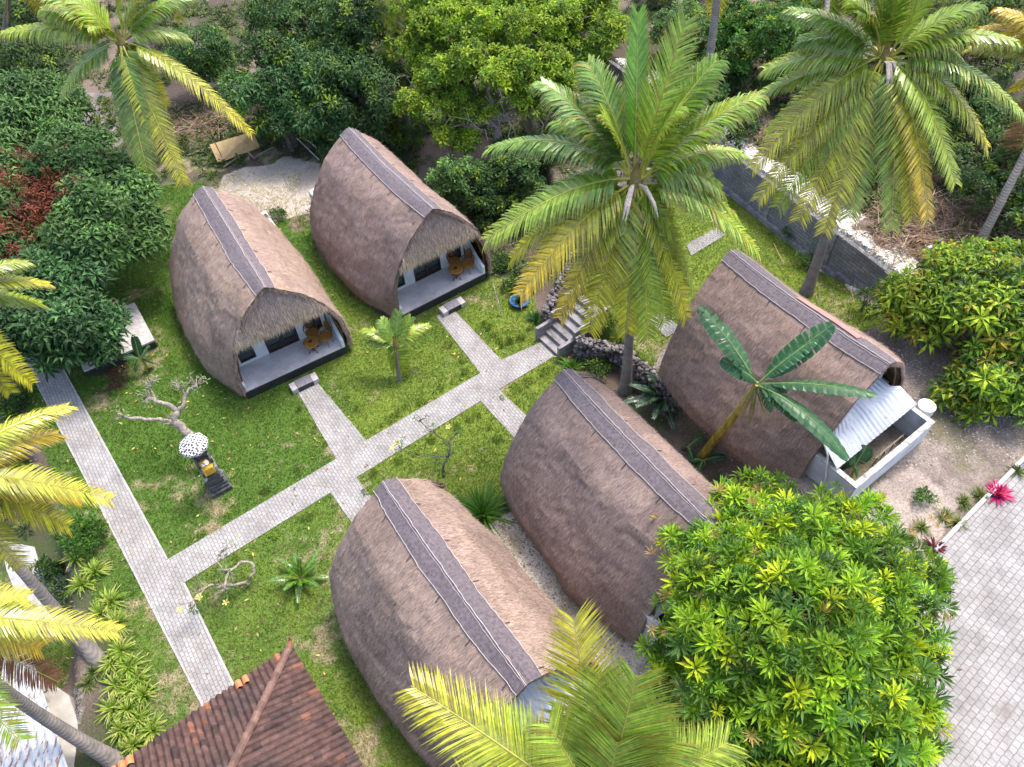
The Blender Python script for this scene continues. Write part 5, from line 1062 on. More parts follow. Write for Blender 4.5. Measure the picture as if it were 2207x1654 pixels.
# big rosette tree, lower right
def spikes(b, rg):
    TV, TF = TPL['flower']; n = 75; P = []
    while len(P) < n:
        px, py = rg.uniform(1400, 2050), rg.uniform(1050, 1640)
        P.append(G(px, py, 5.6+1.4*max(0, 1-((px-1720)/330)**2-((py-1370)/330)**2)+rg.uniform(-.2, .5)-abs(px-1720)/330*1.1-abs(py-1340)/400*.6))
    b.inst(TV, TF, np.array(P), bases(rg.normal(0, .4, (n, 3))+[0, 0, 1], rg.uniform(0, 6, n), rg.uniform(.8, 1.4, n)), np.array([[.50, .36, .15]])*rg.uniform(.7, 1.3, (n, 1)))
lb = []
for (px, py, z, r) in [(1720, 1350, 5.0, 2.0), (1580, 1260, 4.6, 1.6), (1700, 1200, 4.6, 1.6), (1850, 1230, 4.6, 1.6), (1900, 1340, 4.6, 1.5), (1580, 1420, 4.4, 1.7), (1520, 1340, 3.8, 1.3), (1620, 1540, 4.2, 1.7), (1780, 1500, 4.8, 1.8), (1880, 1480, 4.6, 1.5), (1500, 1180, 4.0, 1.15), (1600, 1120, 4.0, 1.1), (1750, 1110, 4.0, 1.2), (1860, 1130, 3.8, 1.0), (1960, 1250, 3.8, 1.1), (1930, 1570, 4.2, 1.2), (1820, 1620, 4.6, 1.7), (1480, 1500, 3.2, 1.1), (1700, 1640, 4.2, 1.6), (1900, 1690, 4.0, 1.3), (1560, 1650, 3.6, 1.3), (1450, 1420, 3.0, .9), (1640, 1055, 3.6, .75), (1965, 1400, 4.0, .9)]: lb.append(lobe(px, py, z+1.5*max(0, 1-((px-1720)/330)**2-((py-1370)/330)**2), r*.93, r*.66))
tree('rosette_tree', 'huge bright green tree of star-shaped leaf rosettes in the lower right', GG(1760, 1560), lb, 'rosette', [(.20, .37, .018), (.13, .28, .020), (.28, .45, .020), (.09, .20, .022), (.07, .16, .03)], 151, dens=10.5, size=.72, sizevar=.4, bark='darkbark', tr=.26, fork=.55, inner=.35, youngp=.14, young=(.48, .58, .02), mat='leaf', extra=spikes, shellp=1.5, down=-.15)

# ------------------------------------------------------------------ bananas
def banana_leaf(b, a, tip, w, seed, arch=.3, col=(.045, .13, .05), roll=0.0, tear=.3):
    rg = np.random.default_rng(seed); a = np.array(a, float); T = np.array(tip, float); d = T-a; L_ = np.linalg.norm(d); K = a+d*.45+np.array([0, 0, arch*L_]); n = 34
    t = np.linspace(0, 1, n+1)[:, None]; P = (1-t)**2*a+2*t*(1-t)*K+t*t*T
    D = np.gradient(P, axis=0); D /= np.linalg.norm(D, axis=1, keepdims=True); h = d.copy(); h[2] = 0; h /= np.linalg.norm(h)+1e-6; s0_ = np.cross(h, [0, 0, 1.]); s0_ = s0_*math.cos(roll)+np.array([0, 0, math.sin(roll)])
    b.tube(list(P), list((.035*(1-t[:, 0]*.85))), 5, (.26, .36, .12))
    prof = np.clip(np.sin(np.pi*np.clip((t[:, 0]-.10)/.92, 0, 1))**.45, 0, 1)*w
    for sg in (-1, 1):
        V = []; C_ = []; F = []; k = 0; gap = rg.random(n) < tear*.35
        for i in range(n):
            off = -np.array([0, 0, 1])*.0
            for q, (j) in enumerate((i, i+1)):
                for m_ in (0, .5, 1.0):
                    ww = prof[j]*m_; sag = -.28*ww*m_-(rg.uniform(0, .10)*m_ if gap[i] and q else 0)
                    V.append(P[j]+s0_*sg*ww+np.array([0, 0, sag+.02*math.sin(j*2.1)*m_])+(D[j]*ww*.25)+(D[j]*(-.03 if q else .0)*m_ if gap[i] else 0)); C_.append(np.array(col)*(1.25 if m_ == 0 else (1.0 if m_ < 1 else 1.15))*rg.uniform(.9, 1.1))
            f = k; F += [(f, f+1, f+4), (f, f+4, f+3), (f+1, f+2, f+5), (f+1, f+5, f+4)]; k += 6
        F = np.array(F); F = F if sg < 0 else F[:, ::-1]; b.add(V, [F], np.array(C_))
def banana(label, base, top, leaves, seed, w=.3, r=.11, col=(.045, .135, .055), dead=(), name='banana_plant'):
    base = np.array(base, float); top = np.array(top, float); root = thing(name, label, 'banana plant', base, 0, 'banana plants')
    b = B(); d = top-base; P = [base+d*t+np.array([0, 0, -.15*(1-t)*(t < .1)])+np.array([.10*math.sin(t*3), 0, .06*math.sin(t*math.pi)]) for t in np.linspace(0, 1, 12)]
    b.tube(P, [r*(1-.45*i/11)*(1+.12*math.sin(i*2.3)) for i in range(12)], 9); b.build('stem', 'bstem', root)
    for i, (px, py, k, L_, ar, ww, rl) in enumerate(leaves):
        T = tip_on_ray(top, px, py, L_, k); b = B(); banana_leaf(b, top+(T-top)*.03, T, ww*1.18, seed*10+i, ar, np.array(col)*random.uniform(.85, 1.25), rl); b.build('leaf', 'banana', root)
    for j, (px, py) in enumerate(dead):
        T = tip_on_ray(top, px, py, 1.5, 0.0); b = B(); banana_leaf(b, top-np.array([0, 0, .25]), T, .13, seed*10+50+j, .12, np.array((.30, .20, .09)), .8, .9); b.build('dead_leaf', 'banana', root)
    return root
banana('tall banana plant with long arching leaves in front of the terrace hut', GG(1508, 985), G(1632, 828, 5.7), [
 (1508, 662, .75, 2.3, .12, .30, .1), (1555, 775, .55, 1.25, .2, .24, .2), (1795, 700, .75, 2.5, .10, .33, -.2), (1760, 730, .6, 2.2, .15, .26, .3), (1888, 852, .55, 3.1, .14, .24, .15), (1828, 990, .35, 3.2, .22, .27, .1), (1700, 840, .4, 1.1, .3, .22, .2), (1665, 885, .1, 1.1, .2, .2, 0), (1600, 800, .7, .8, .2, .16, .3), (1720, 905, .2, 1.3, .15, .24, .2)], 7, r=.165, dead=((1590, 900), (1650, 905), (1615, 915)))
banana('young banana plant right of the tall banana stem', GG(1512, 1012), GG(1512, 1003)+np.array([0, 0, .3]), [(1565, 985, .3, .7, .3, .14, 0), (1490, 990, .3, .55, .3, .13, 0), (1500, 1030, .2, .5, .3, .12, 0)], 8, r=.04)
banana('young banana plant left of the tall banana stem', GG(1482, 985), GG(1480, 975)+np.array([0, 0, .35]), [(1515, 940, .4, .75, .3, .13, 0), (1470, 965, .2, .5, .3, .12, 0), (1495, 1000, .1, .4, .3, .12, 0)], 9, r=.04)
banana('young banana plant on the lawn in front of the pale porch slab', G(315, 800, 0), G(302, 775, .75), [(288, 722, .9, 1.15, .05, .19, .1), (322, 745, .7, 1.0, .1, .15, .1), (252, 768, .4, 1.1, .25, .16, 0), (330, 782, .2, .8, .3, .15, 0), (290, 800, .1, .6, .25, .12, 0)], 10, r=.06, col=(.04, .12, .045))
banana('banana plant growing inside the open white bathroom', loc2w(h5, 1.4, 7.35, .2), loc2w(h5, 1.3, 7.3, 1.7), [(1868, 962, .8, .9, .1, .26, .2), (1815, 1005, .3, .9, .3, .24, 0), (1850, 1020, .3, .7, .3, .2, 0), (1840, 975, .9, .7, .1, .2, 0)], 12, r=.06)

# ------------------------------------------------------------------ cycads, lilies and other rosette plants
def strap_plant(name, label, base, n, L_, w, col, seed, e0=20, e1=80, droop=.35, cat='plant', group=None, mat='leaf', tipc=None, double=False, off=0.0):
    rg = np.random.default_rng(seed); base = np.array(base, float); b = B()
    for i in range(n):
        a = rg.uniform(0, 6.283); e = R(rg.uniform(e0, e1)); d = np.array([math.cos(a)*math.cos(e), math.sin(a)*math.cos(e), math.sin(e)]); ll = L_*rg.uniform(.65, 1.1); sd = np.array([-math.sin(a), math.cos(a), 0])
        V = []; cc = np.array(col)*rg.uniform(.65, 1.4); tc = cc if tipc is None or rg.random() < .5 else np.array(tipc)
        for j, t in enumerate(np.linspace(0, 1, 6)):
            p = base+np.array([0, 0, off])+d*ll*t-np.array([0, 0, 1])*droop*ll*t*t; ww = w*(math.sin(math.pi*min(.98, .15+.8*t))**.7)
            V += [p-sd*ww/2, p+np.array([0, 0, -ww*.2]), p+sd*ww/2]
        F = []
        for j in range(5): k = j*3; F += [(k, k+1, k+4, k+3), (k+1, k+2, k+5, k+4)]
        ccs = np.array([cc*(1-q/17)+tc*(q/17) for q in range(18)]); b.add(V, [np.array(F)], ccs)
    o = b.build(name, mat, None); 
    return props(o, label, cat, group)
def cycad(label, base, L_, n, col, seed, e0=5, e1=70, hgt=.3, name='cycad'):
    base = np.array(base, float); root = thing(name, label, 'cycad', base); rg = np.random.default_rng(seed)
    B().lathe([(.14, -.05), (.17, .1), (.13, hgt), (.03, hgt+.1)], base, 9).build('stem', 'darkbark', root)
    b = B()
    for i in range(n):
        a = i*2.399; e = R(e0+(e1-e0)*(i/n)+rg.uniform(-8, 8)); T = base+np.array([0, 0, hgt])+L_*rg.uniform(.85, 1.1)*np.array([math.cos(a)*math.cos(e), math.sin(a)*math.cos(e), math.sin(e)*.85])
        q = frond_mesh(base+np.array([0, 0, hgt]), T, .18, L_*.19, col, tuple(np.array(col)*1.2), seed*50+i, n=26, stiff=.8, rr=.014); b.add(np.concatenate(q.v), [], None) if False else None
        o_ = b.n; b.v += q.v; b.c += q.c; b.f += [f+o_ for f in q.f]; b.n += q.n
    b.build('fronds', 'palmleaf', root); return root
cycad('dark blue-green cycad between the middle hut and the terrace hut', GG(1428, 870), 1.5, 26, (.035, .085, .055), 201, -5, 65)
cycad('bright cycad with upright fronds on the lawn left of the bottom hut', G(650, 1252, 0), .95, 13, (.08, .20, .02), 202, 5, 75, .15)
strap_plant('fan_lily', 'large dark green strap-leaved clump between the two lower huts', G(1040, 1112, 0), 120, 1.45, .055, (.06, .18, .02), 203, 10, 85, .25, 'plant', tipc=(.10, .22, .03))
strap_plant('lily_clump', 'bright strap-leaved clump at the foot of the rubble bank by the steps', G(1232, 800, 0), 80, 1.1, .06, (.07, .17, .02), 204, 10, 80, .45, tipc=(.14, .25, .03))
strap_plant('lily_clump', 'dark strap-leaved clump at the left foot of the garden steps', G(1155, 693, 0), 50, .8, .045, (.035, .10, .02), 205, 20, 80, .4)
strap_plant('cordyline', 'bright magenta cordyline at the edge of the right-hand plaza', GG(2150, 1068), 75, .52, .08, (.60, .012, .17), 206, 5, 80, .15, tipc=(.80, .18, .35))
strap_plant('cordyline', 'small dark red cordyline at the kerb of the plaza', GG(2012, 1182), 30, .45, .06, (.14, .02, .03), 207, 10, 80, .2)
strap_plant('water_plant', 'green leafy plant growing in the blue basin', np.array(BASIN[1])+np.array([0, 0, .12]), 60, .42, .06, (.03, .10, .03), 208, 20, 85, .3)
lil = [(165, 1205), (205, 1235), (178, 1262), (240, 1300), (218, 1325), (255, 1345), (262, 1405), (278, 1440), (245, 1432), (300, 1465), (285, 1490), (252, 1480), (312, 1500), (275, 1530), (300, 1555), (265, 1575), (330, 1575), (290, 1610), (245, 1530)]
where = ['beside the round green bush', 'just below the round green bush', 'second below the round green bush', 'with longest arching leaves beside the low path', 'left of the longest-leaved lily', 'above the base of the leaning palm', 'just above the palm base bed', 'right of the palm base', 'touching the palm base', 'farthest onto the lawn below the palm base', 'in the thick middle of the row', 'at the left of the thick middle of the row', 'on the lawn side level with the gravel bed', 'beside the dark gravel bed', 'above the lower end of the row', 'on the gravel-bed side at the lower end', 'nearest the tiled roof eave', 'last of the row, by the tiled roof', 'in the dark gravel behind the row']
for i, (px, py) in enumerate(lil): strap_plant('spider_lily', 'yellow-green strap lily '+where[i], GG(px, py), 60, .80, .045, (.20, .33, .03), 210+i, 15, 80, .5, group='strap lilies along the left lawn edge', tipc=(.50, .52, .14))
pl_ = [(205, 1450), (190, 1475), (1985, 1140), (2035, 1115), (2075, 1085), (2110, 1070), (2190, 1020), (1960, 1165), (2060, 1130)]
wh = ['green tuft by the palm foot at the edge of the small lower lawn', 'green tuft below the palm foot near the beige wall', 'low dark tuft at the left end of the plaza kerb bed', 'yellow-edged strap clump in the middle of the plaza kerb bed', 'low tuft above the middle of the plaza kerb', 'tuft just left of the magenta cordyline', 'green tuft right of the magenta cordyline', 'dark tuft between the rosette tree and the plaza kerb', 'pale grassy clump touching the plaza kerb']
for i, (px, py) in enumerate(pl_): strap_plant('border_tuft', wh[i], GG(px, py), 60, .5, .03, [(.05, .12, .02), (.10, .16, .03), (.13, .19, .04)][i % 3], 240+i, 15, 85, .45, group='grassy tufts in the beds', tipc=(.3, .3, .1))
# rounded shrubs in beds
for i, (px, py, r, cs, lab) in enumerate([(185, 1165, .75, [(.06, .15, .02), (.045, .12, .02)], 'round green bush at the upper end of the strap lilies'), (105, 1240, .5, DKG, 'dark reddish-leaved shrub beside the low path'), (140, 1275, .45, [(.07, .12, .07)], 'grey-green shrub above the rubble bank'), (1330, 745, .35, [(.2, .24, .03)], 'variegated yellow shrub beside the centre palm trunk'), (1305, 700, .4, [(.22, .27, .04), (.1, .18, .03)], 'yellow-flecked shrub at the top of the steps'), (1085, 575, .45, DKG, 'dark plant at the corner of the upper porch'), (1100, 625, .4, DKG, 'dark plant beside the blue basin'), (1290, 800, .5, DKG, 'dark low shrub behind the bright strap-leaved clump'), (1400, 835, .3, DKG, 'small shrub left of the dark cycad'), (600, 470, .35, MNG, 'weedy shrub on the bare ground between the two upper huts'), (1985, 1080, .3, MNG, 'small weed on the pale yard'), (20, 900, 1.0, DKG, 'dark shrub under the left-edge palm fronds'), (30, 1000, .9, DKG, 'second dark shrub under the left-edge palm fronds')]):
    b0 = GG(px, py); rr = r; tree('bush', lab, b0, [(b0+np.array([0, 0, rr*.55]), (rr, rr, rr*.6)), (b0+np.array([rr*.5, rr*.2, rr*.4]), (rr*.6, rr*.6, rr*.5))], 'sprig', cs, 260+i, dens=42, cat='bush', down=-.3, tr=.025, mat='leaf', youngp=.08)
# low border plants beside the paved paths
TV, TF = TPL['sprig']
def border_plant(px, py, r, seed):
    p = G(px, py, 0); b = B(); leaf_crown(b, [(p+np.array([0, 0, r*.25]), (r, r, r*.6))], 70, 'sprig', [(.13, .20, .02), (.10, .165, .02), (.17, .24, .03)], seed, .55, down=-.1); 
    if not b.v: return
    props(b.build('border_plant', 'leaf', None), 'small round yellow-green plant in the grass edge beside the paved paths', 'plant', 'small plants edging the paved paths')
rg = np.random.default_rng(77)
def along(a, c_, n, off):
    for i in range(n):
        t = (i+rg.uniform(.2, .8))/n; yield a[0]+(c_[0]-a[0])*t+off[0]+rg.normal(0, 3), a[1]+(c_[1]-a[1])*t+off[1]+rg.normal(0, 3)
sd = 500
for (a, c_, n, off) in [((385, 1185), (700, 995), 4, (0, -10)), ((640, 870), (715, 975), 4, (-4, 0)), ((800, 935), (1020, 805), 9, (0, -8)), ((1030, 690), (1085, 748), 5, (6, 0)), ((1075, 755), (1150, 712), 5, (0, 0)), ((1100, 868), (1160, 915), 3, (14, 0)), ((1075, 855), (1195, 780), 6, (5, 8)), ((790, 1025), (1030, 880), 6, (0, 10)), ((700, 825), (800, 935), 4, (16, 0)), ((925, 700), (1010, 785), 3, (-6, 0)), ((420, 1255), (700, 1085), 4, (0, 8)), ((1030, 890), (1085, 950), 3, (-4, 0)), ((780, 1050), (800, 1060), 1, (0, 0))]:
    for px, py in along(a, c_, n, off): border_plant(px, py, rg.uniform(.10, .20), sd); sd += 1

# ------------------------------------------------------------------ frangipani trees built limb by limb
def frangipani(label, base, limbs, seed, r=.09, leafcol=(.12, .2, .07), twig=5, flowers=(), leafn=6, mat='palebark'):
    """limbs: lists of (px,py,z,radius)"""
    base = np.array(base, float); root = thing('frangipani_tree', label, 'tree', base, 0, 'bare frangipani trees on the lawn'); rg = np.random.default_rng(seed); b = B(); lf = B(); TV, TF = leaf_rosette(7, .22, .06, 10, 60, 3, .1)
    for pts in limbs:
        P = [base if q is None else G(q[0], q[1], q[2]) for q in pts]; rr = [r if q is None else q[3] for q in pts]
        pp = []; rp = []
        for i in range(len(P)-1):
            for t in np.linspace(0, 1, 4)[:-1]: pp.append(P[i]*(1-t)+P[i+1]*t+rg.normal(0, .02, 3)); rp.append((rr[i]*(1-t)+rr[i+1]*t)*rg.uniform(.9, 1.12))
        pp.append(P[-1]); rp.append(rr[-1]); b.tube(pp, rp, 8)
        tip = P[-1]
        for k in range(twig):
            d = rg.normal(size=3)+(P[-1]-P[-2])/np.linalg.norm(P[-1]-P[-2])*.8; d[2] = abs(d[2])*.6+.1; d /= np.linalg.norm(d); e = tip+d*rg.uniform(.15, .42); s_ = tip-(P[-1]-P[-2])*rg.uniform(0, .3)
            b.tube([s_, (s_+e)/2+rg.normal(0, .03, 3), e], [.022, .018, .010], 5)
            if leafn: 
                m_ = bases((d+[0, 0, .4])[None], rg.uniform(0, 6, 1), rg.uniform(.5, .95, 1)); lf.inst(TV[:5*leafn], TF[:4*leafn], e[None], m_, np.array([leafcol])*rg.uniform(.7, 1.3))
    b.build('branches', mat, root, smooth=True)
    if lf.v: lf.build('leaves', 'leaf', root)
    for (px, py, z) in flowers:
        c_ = G(px, py, z); q = B(); 
        for k in range(5): a = k*1.257; q.add([c_, c_+np.array([math.cos(a-.4), math.sin(a-.4), .3])*.09, c_+np.array([math.cos(a), math.sin(a), .3])*.13, c_+np.array([math.cos(a+.4), math.sin(a+.4), .3])*.09], [(0, 1, 2, 3)], (.75, .66, .20))
        q.build('flower', 'leaf', root)
    return root
frangipani('bare pale frangipani tree with thick forked limbs behind the shrine parasol', G(448, 1015, 0), [
 [None, (425, 952, 1.3, .16), (395, 925, 1.7, .16), (376, 908, 2.0, .15)], [(376, 910, 2.0, .12), (345, 904, 2.1, .075), (315, 905, 2.2, .065), (283, 902, 2.3, .06), (262, 899, 2.3, .03)],
 [(376, 908, 2.0, .13), (383, 888, 2.2, .10), (365, 873, 2.4, .075), (345, 868, 2.5, .075), (325, 860, 2.6, .07), (318, 858, 2.6, .03)], [(383, 888, 2.2, .09), (397, 870, 2.4, .07), (400, 850, 2.6, .06), (416, 836, 2.7, .06), (425, 828, 2.7, .04)],
 [(338, 864, 2.5, .05), (330, 848, 2.7, .03), (325, 830, 2.9, .02)], [(398, 852, 2.6, .03), (390, 836, 2.8, .02)]], 31, r=.18, leafcol=(.30, .34, .20), twig=12, leafn=3)
frangipani('frangipani with ring-shaped twisted pale limbs beside the path junction', G(536, 1262, 0), [
 [None, (528, 1256, .35, .055), (500, 1262, .6, .05), (478, 1262, .7, .045)], [(478, 1262, .7, .04), (450, 1262, .8, .035), (425, 1283, .9, .03), (408, 1305, 1.0, .025)], [(536, 1250, .4, .05), (549, 1232, .6, .05), (543, 1214, .8, .045), (522, 1212, .9, .045), (500, 1228, 1.0, .045), (487, 1245, 1.0, .04), (483, 1270, 1.1, .03)],
 [(500, 1228, 1.0, .035), (478, 1228, 1.1, .03), (470, 1205, 1.2, .025), (476, 1190, 1.3, .02)], [(450, 1262, .8, .03), (432, 1274, .9, .02), (425, 1270, 1.0, .02)], [(500, 1258, .6, .035), (500, 1240, .8, .03), (488, 1232, 1.0, .025)]], 32, r=.06, leafcol=(.12, .22, .07), twig=4, flowers=[(388, 1314, 1.2), (430, 1288, 1.1), (487, 1299, .9)])
frangipani('small thin frangipani with few leaves on the lawn between the lower huts', G(957, 1028, 0), [
 [None, (953, 1010, .35, .045), (966, 985, .8, .04)], [(966, 985, .8, .035), (972, 965, 1.1, .03), (970, 950, 1.2, .03), (985, 932, 1.5, .02)], [(966, 985, .8, .03), (948, 985, 1.0, .025), (938, 993, 1.1, .02)], [(970, 965, 1.1, .025), (950, 945, 1.4, .018), (935, 930, 1.6, .015)], [(950, 945, 1.4, .015), (925, 925, 1.7, .012), (903, 905, 1.9, .01)], [(948, 985, 1.0, .018), (900, 985, 1.2, .012), (860, 965, 1.3, .012)]], 33, r=.05, leafcol=(.12, .25, .04), twig=3, flowers=[(967, 921, 1.6), (855, 955, 1.4), (846, 966, 1.4)], mat='bark')
p = G(1062, 615, 0); props(B().tube([G(1080, 678, .1), G(1075, 655, .5), G(1068, 632, .8), G(1062, 605, 1.1)], [.035, .03, .022, .012], 6).build('bare_sapling', 'palebark', None), 'leaning bare pale sapling on the shaded lawn by the blue basin', 'sapling')

# ------------------------------------------------------------------ grass blades on the lawns
rg = np.random.default_rng(9); N0 = 430000
x = rg.uniform(-23, 17, N0); y = rg.uniform(4, 34, N0); c_, gm, st, yd = ground_color(x, y); z = gz(x, y); px, py = project(np.stack([x, y, z], -1))
vis = gm & (px > -80) & (px < 2290) & (py > -60) & (py < 1730)
def in_pav(x, y):
    m = np.zeros(x.shape, bool)
    for pg in PAVED: m |= inpoly(x, y, pg)
    for h in Hroots:
        a = h.rotation_euler.z; dx, dy = x-h.location.x, y-h.location.y; lx = dx*math.cos(a)+dy*math.sin(a); ly = -dx*math.sin(a)+dy*math.cos(a); m |= (np.abs(lx) < 2.2) & (ly > -.02) & (ly < 8.0)
    return m
vis &= ~in_pav(x, y); x, y, z, c_, py = x[vis], y[vis], z[vis], c_[vis], py[vis]; n = len(x)
b = B()
for k in range(2):
    a = rg.uniform(0, 6.283, n); h_ = rg.uniform(.025, .07, n)*(1+.5*(vnoise(x, y, .6, 3))); ln = rg.uniform(.02, .07, n); w_ = rg.uniform(.009, .018, n)
    ox, oy = rg.normal(0, .03, n), rg.normal(0, .03, n); P = np.stack([x+ox, y+oy, z-.005], 1); sd_ = np.stack([-np.sin(a), np.cos(a), 0*a], 1)*w_[:, None]; T_ = P+np.stack([np.cos(a)*ln, np.sin(a)*ln, h_], 1)
    V = np.stack([P-sd_, P+sd_, T_], 1).reshape(-1, 3); cc = c_*rg.uniform(.85, 1.35, (n, 1))*np.array([1.05, 1.1, .9]); tan_ = rg.random(n) < (.05+.22*sstep(950, 1350, py))*(.3+1.3*vnoise(x, y, .35, 5)); cc[tan_] = np.array([.34, .28, .16])*rg.uniform(.7, 1.2, (tan_.sum(), 1)); b.f.append(np.arange(n*3).reshape(-1, 3)+b.n); b.v.append(V); b.c.append(np.repeat(cc, 3, 0)); b.n += n*3
props(b.build('lawn_grass', 'blade', None), kind='stuff'); print('grass', n)

# ------------------------------------------------------------------ weeds, leaf litter, gravel
rg = np.random.default_rng(19)
x = rg.uniform(-45, 45, 60000); y = rg.uniform(14, 75, 60000); c_, gm, st, yd = ground_color(x, y); z = gz(x, y); px, py = project(np.stack([x, y, z], -1))
f = fbm(x, y, 2.4, 31); wild = (~gm) & (~st) & (~inpoly(px, py, SAND)) & (px > -150) & (px < 2350) & (py > -150) & (py < 1500) & ~in_pav(x, y) & ((polydist(x, y, WALL) < -1.0) | (y > 24) | (x < -18))
wd_ = wild & (rg.random(60000) < np.clip((f-.36)*3.4, .04, .9)); P = np.stack([x, y, z+.03], 1)[wd_]; n = len(P); b = B()
TV, TF = TPL['small']; cs = np.array([(.06, .12, .03), (.10, .16, .03), (.05, .09, .025), (.16, .19, .05)])[rg.integers(0, 4, n)]*rg.uniform(.6, 1.4, (n, 1)); b.inst(TV, TF, P, bases(rg.normal(0, .3, (n, 3))+[0, 0, 1], rg.uniform(0, 6, n), rg.uniform(.5, 1.6, n)), cs)
props(b.build('undergrowth', 'leaf', None), kind='stuff'); print('weeds', n)
# dead fronds and sticks
b = B(); lit = wild & (rg.random(60000) < .30); Q = np.stack([x, y, z], 1)[lit]; n = len(Q)
brush = []
for (px, py, r_, k) in [(440, 255, 2.4, 900), (505, 240, 1.8, 500), (2020, 480, 2.8, 1500), (1990, 520, 1.5, 500), (1660, 300, 1.2, 200), (2100, 470, 2.0, 500), (1250, 330, 2.0, 200)]:
    c0 = GG(px, py); q = c0+np.stack([rg.normal(0, r_*.6, k), rg.normal(0, r_*.5, k), np.abs(rg.normal(0, .10, k))], 1); q[:, 2] += gz(q[:, 0], q[:, 1])-c0[2]; brush.append(q)
Q = np.concatenate([Q]+brush); n = len(Q); a = rg.uniform(0, 6.283, n); ln = rg.uniform(.12, .9, n)*np.where(np.arange(n) > n-sum(len(q) for q in brush), 1.5, .6); w_ = rg.uniform(.012, .04, n)
d = np.stack([np.cos(a), np.sin(a), rg.normal(0, .14, n)], 1)*ln[:, None]/2; sd_ = np.stack([-np.sin(a), np.cos(a), 0*a], 1)*w_[:, None]/2; Q[:, 2] += .04
V = np.stack([Q-d-sd_, Q-d+sd_, Q+d+sd_*.5, Q+d-sd_*.5], 1).reshape(-1, 3); cc = np.array([(.26, .17, .12), (.13, .085, .07), (.42, .33, .25), (.20, .13, .10), (.30, .19, .10)])[rg.integers(0, 5, n)]*rg.uniform(.6, 1.3, (n, 1))
b.f.append(np.arange(n*4).reshape(-1, 4)); b.v.append(V); b.c.append(np.repeat(cc, 4, 0)); b.n += n*4; props(b.build('dry_litter', 'litter', None), kind='stuff')
# fallen leaves on the lawns and paving
n = 1500; x = rg.uniform(-22, 12, n); y = rg.uniform(5, 30, n); z = gz(x, y)+.045; a = rg.uniform(0, 6.283, n); l_ = rg.uniform(.04, .10, n); d = np.stack([np.cos(a), np.sin(a), rg.normal(0, .2, n)], 1)*l_[:, None]; s_ = np.stack([-np.sin(a), np.cos(a), rg.normal(0, .2, n)], 1)*(l_*.38)[:, None]; Q = np.stack([x, y, z], 1)
V = np.stack([Q-d, Q-s_, Q+d, Q+s_], 1).reshape(-1, 3); cc = np.array([(.36, .24, .11), (.22, .13, .07), (.50, .42, .10), (.30, .22, .14)])[rg.integers(0, 4, n)]*rg.uniform(.6, 1.3, (n, 1)); b = B(); b.f.append(np.arange(n*4).reshape(-1, 4)); b.v.append(V); b.c.append(np.repeat(cc, 4, 0)); b.n += n*4
props(b.build('fallen_leaves', 'litter', None), kind='stuff')
# stones: white strip, yard and between the huts
ico = np.array([(1, 0, 0), (-1, 0, 0), (0, 1, 0), (0, -1, 0), (0, 0, 1.), (0, 0, -1.)]); icf = np.array([(0, 2, 4), (2, 1, 4), (1, 3, 4), (3, 0, 4), (2, 0, 5), (1, 2, 5), (3, 1, 5), (0, 3, 5)])
def stones(name, x, y, lo, hi, col, v=.3):
    n = len(x); z = gz(x, y); S_ = rg.uniform(lo, hi, n); Rm = bases(rg.normal(0, .3, (n, 3))+[0, 0, 1], rg.uniform(0, 6, n), S_)*np.array([1, .8, .55])[None, None]
    b = B(); b.inst(ico, icf, np.stack([x, y, z+S_*.2], 1), Rm, np.array(col)*rg.uniform(1-v, 1+v, (n, 1))*rg.uniform(.95, 1.05, (n, 3))); props(b.build(name, 'litter', None), kind='stuff')
x = rg.uniform(5, 19, 90000); y = rg.uniform(13, 38, 90000); c_, gm, st, yd = ground_color(x, y); stones('white_gravel', x[st][:16000], y[st][:16000], .025, .075, (.80, .77, .70), .25)
k = yd & (~gm) & ~in_pav(x, y) & ((vnoise(x, y, 1.0, 3) > .3) | (rg.random(len(x)) < .3)); k = k & (rg.random(len(x)) < .42); stones('yard_grit', x[k], y[k], .012, .05, (.36, .31, .27), .5)
x = rg.uniform(-4, 8, 60000); y = rg.uniform(4, 18, 60000); z = gz(x, y); px, py = project(np.stack([x, y, z], -1)); k = inpoly(px, py, GRAV34) & ~in_pav(x, y); k = k & (rg.random(len(x)) < .5); stones('path_grit', x[k], y[k], .012, .055, (.40, .35, .29), .5)
x = rg.uniform(-20, 2, 40000); y = rg.uniform(24, 44, 40000); z = gz(x, y); px, py = project(np.stack([x, y, z], -1)); k = inpoly(px, py, SAND) & (rg.random(len(x)) < .3); stones('sand_grit', x[k], y[k], .012, .05, (.5, .45, .39), .35)
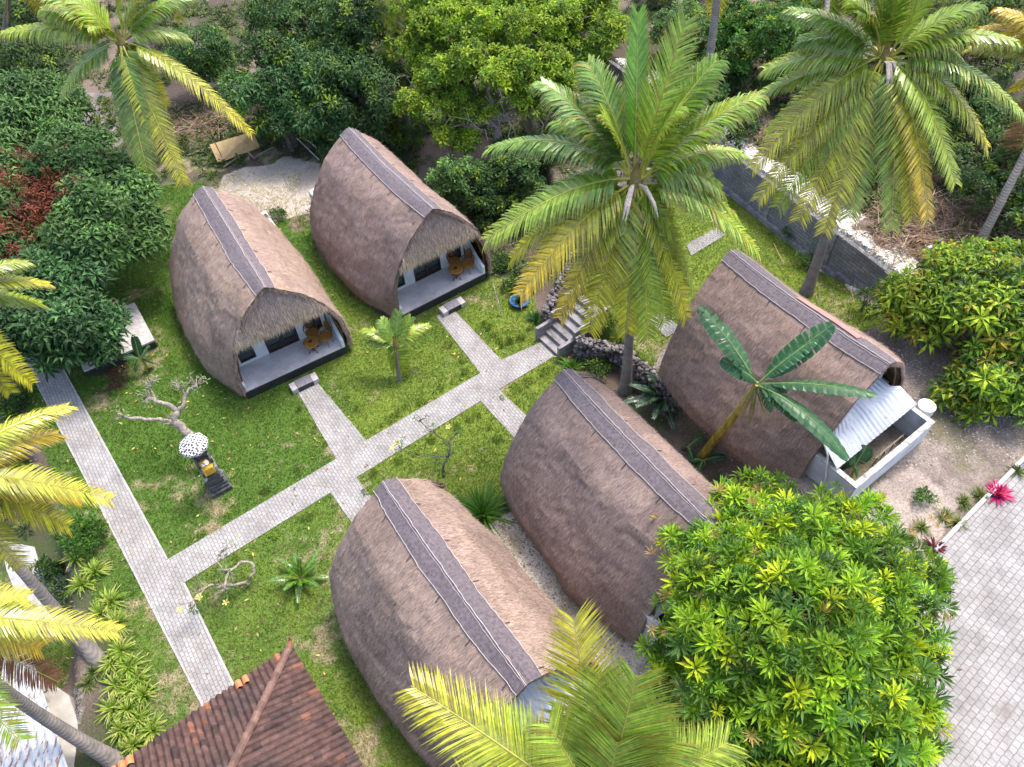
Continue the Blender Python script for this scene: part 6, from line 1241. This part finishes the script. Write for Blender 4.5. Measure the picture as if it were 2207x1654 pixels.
x = rg.uniform(-18, -11, 30000); y = rg.uniform(5, 14, 30000); z = gz(x, y); px, py = project(np.stack([x, y, z], -1)); k = inpoly(px, py, GRAVELBED) & (polydist(x, y, LEFT) > 0); stones('bed_gravel', x[k], y[k], .012, .04, (.22, .20, .19), .6)

# ================================================================== LIGHT, SKY, CAMERA
SUN_EL, SUN_AZ = 63.0, 40.0        # azimuth from +Y towards +X
W = bpy.data.worlds.new('World'); S.world = W; W.use_nodes = True; nt = W.node_tree; bg = nt.nodes['Background']
sky = nt.nodes.new('ShaderNodeTexSky'); sky.sky_type = 'NISHITA'; sky.sun_disc = False; sky.sun_elevation = R(SUN_EL); sky.sun_rotation = R(SUN_AZ); sky.air_density = 1.0; sky.dust_density = 3.5; sky.ozone_density = .6
nt.links.new(sky.outputs[0], bg.inputs[0]); bg.inputs[1].default_value = .15
sl = bpy.data.lights.new('sun', 'SUN'); sl.energy = 1.2; sl.angle = R(13); sl.color = (1.0, .95, .88); so = bpy.data.objects.new('sun', sl); COL.objects.link(so)
dv = Vector((math.sin(R(SUN_AZ))*math.cos(R(SUN_EL)), math.cos(R(SUN_AZ))*math.cos(R(SUN_EL)), math.sin(R(SUN_EL)))); so.rotation_euler = dv.to_track_quat('Z', 'Y').to_euler(); so.location = dv*60
cam = bpy.data.cameras.new('camera'); cam.sensor_fit = 'HORIZONTAL'; cam.sensor_width = 36; cam.lens = 36*FPX/2207; cam.clip_end = 2000; co = bpy.data.objects.new('camera', cam); COL.objects.link(co)
co.matrix_world = Matrix(((cR2[0], cU2[0], -cF[0], 0), (cR2[1], cU2[1], -cF[1], 0), (cR2[2], cU2[2], -cF[2], CH), (0, 0, 0, 1)))
S.camera = co; S.view_settings.view_transform = 'Standard'; S.view_settings.look = 'None'; S.view_settings.exposure = 1.55; S.view_settings.gamma = 1.0
S.render.engine = 'CYCLES'; S.cycles.max_bounces = 6; S.cycles.diffuse_bounces = 3; S.cycles.transmission_bounces = 3; S.cycles.use_denoising = True
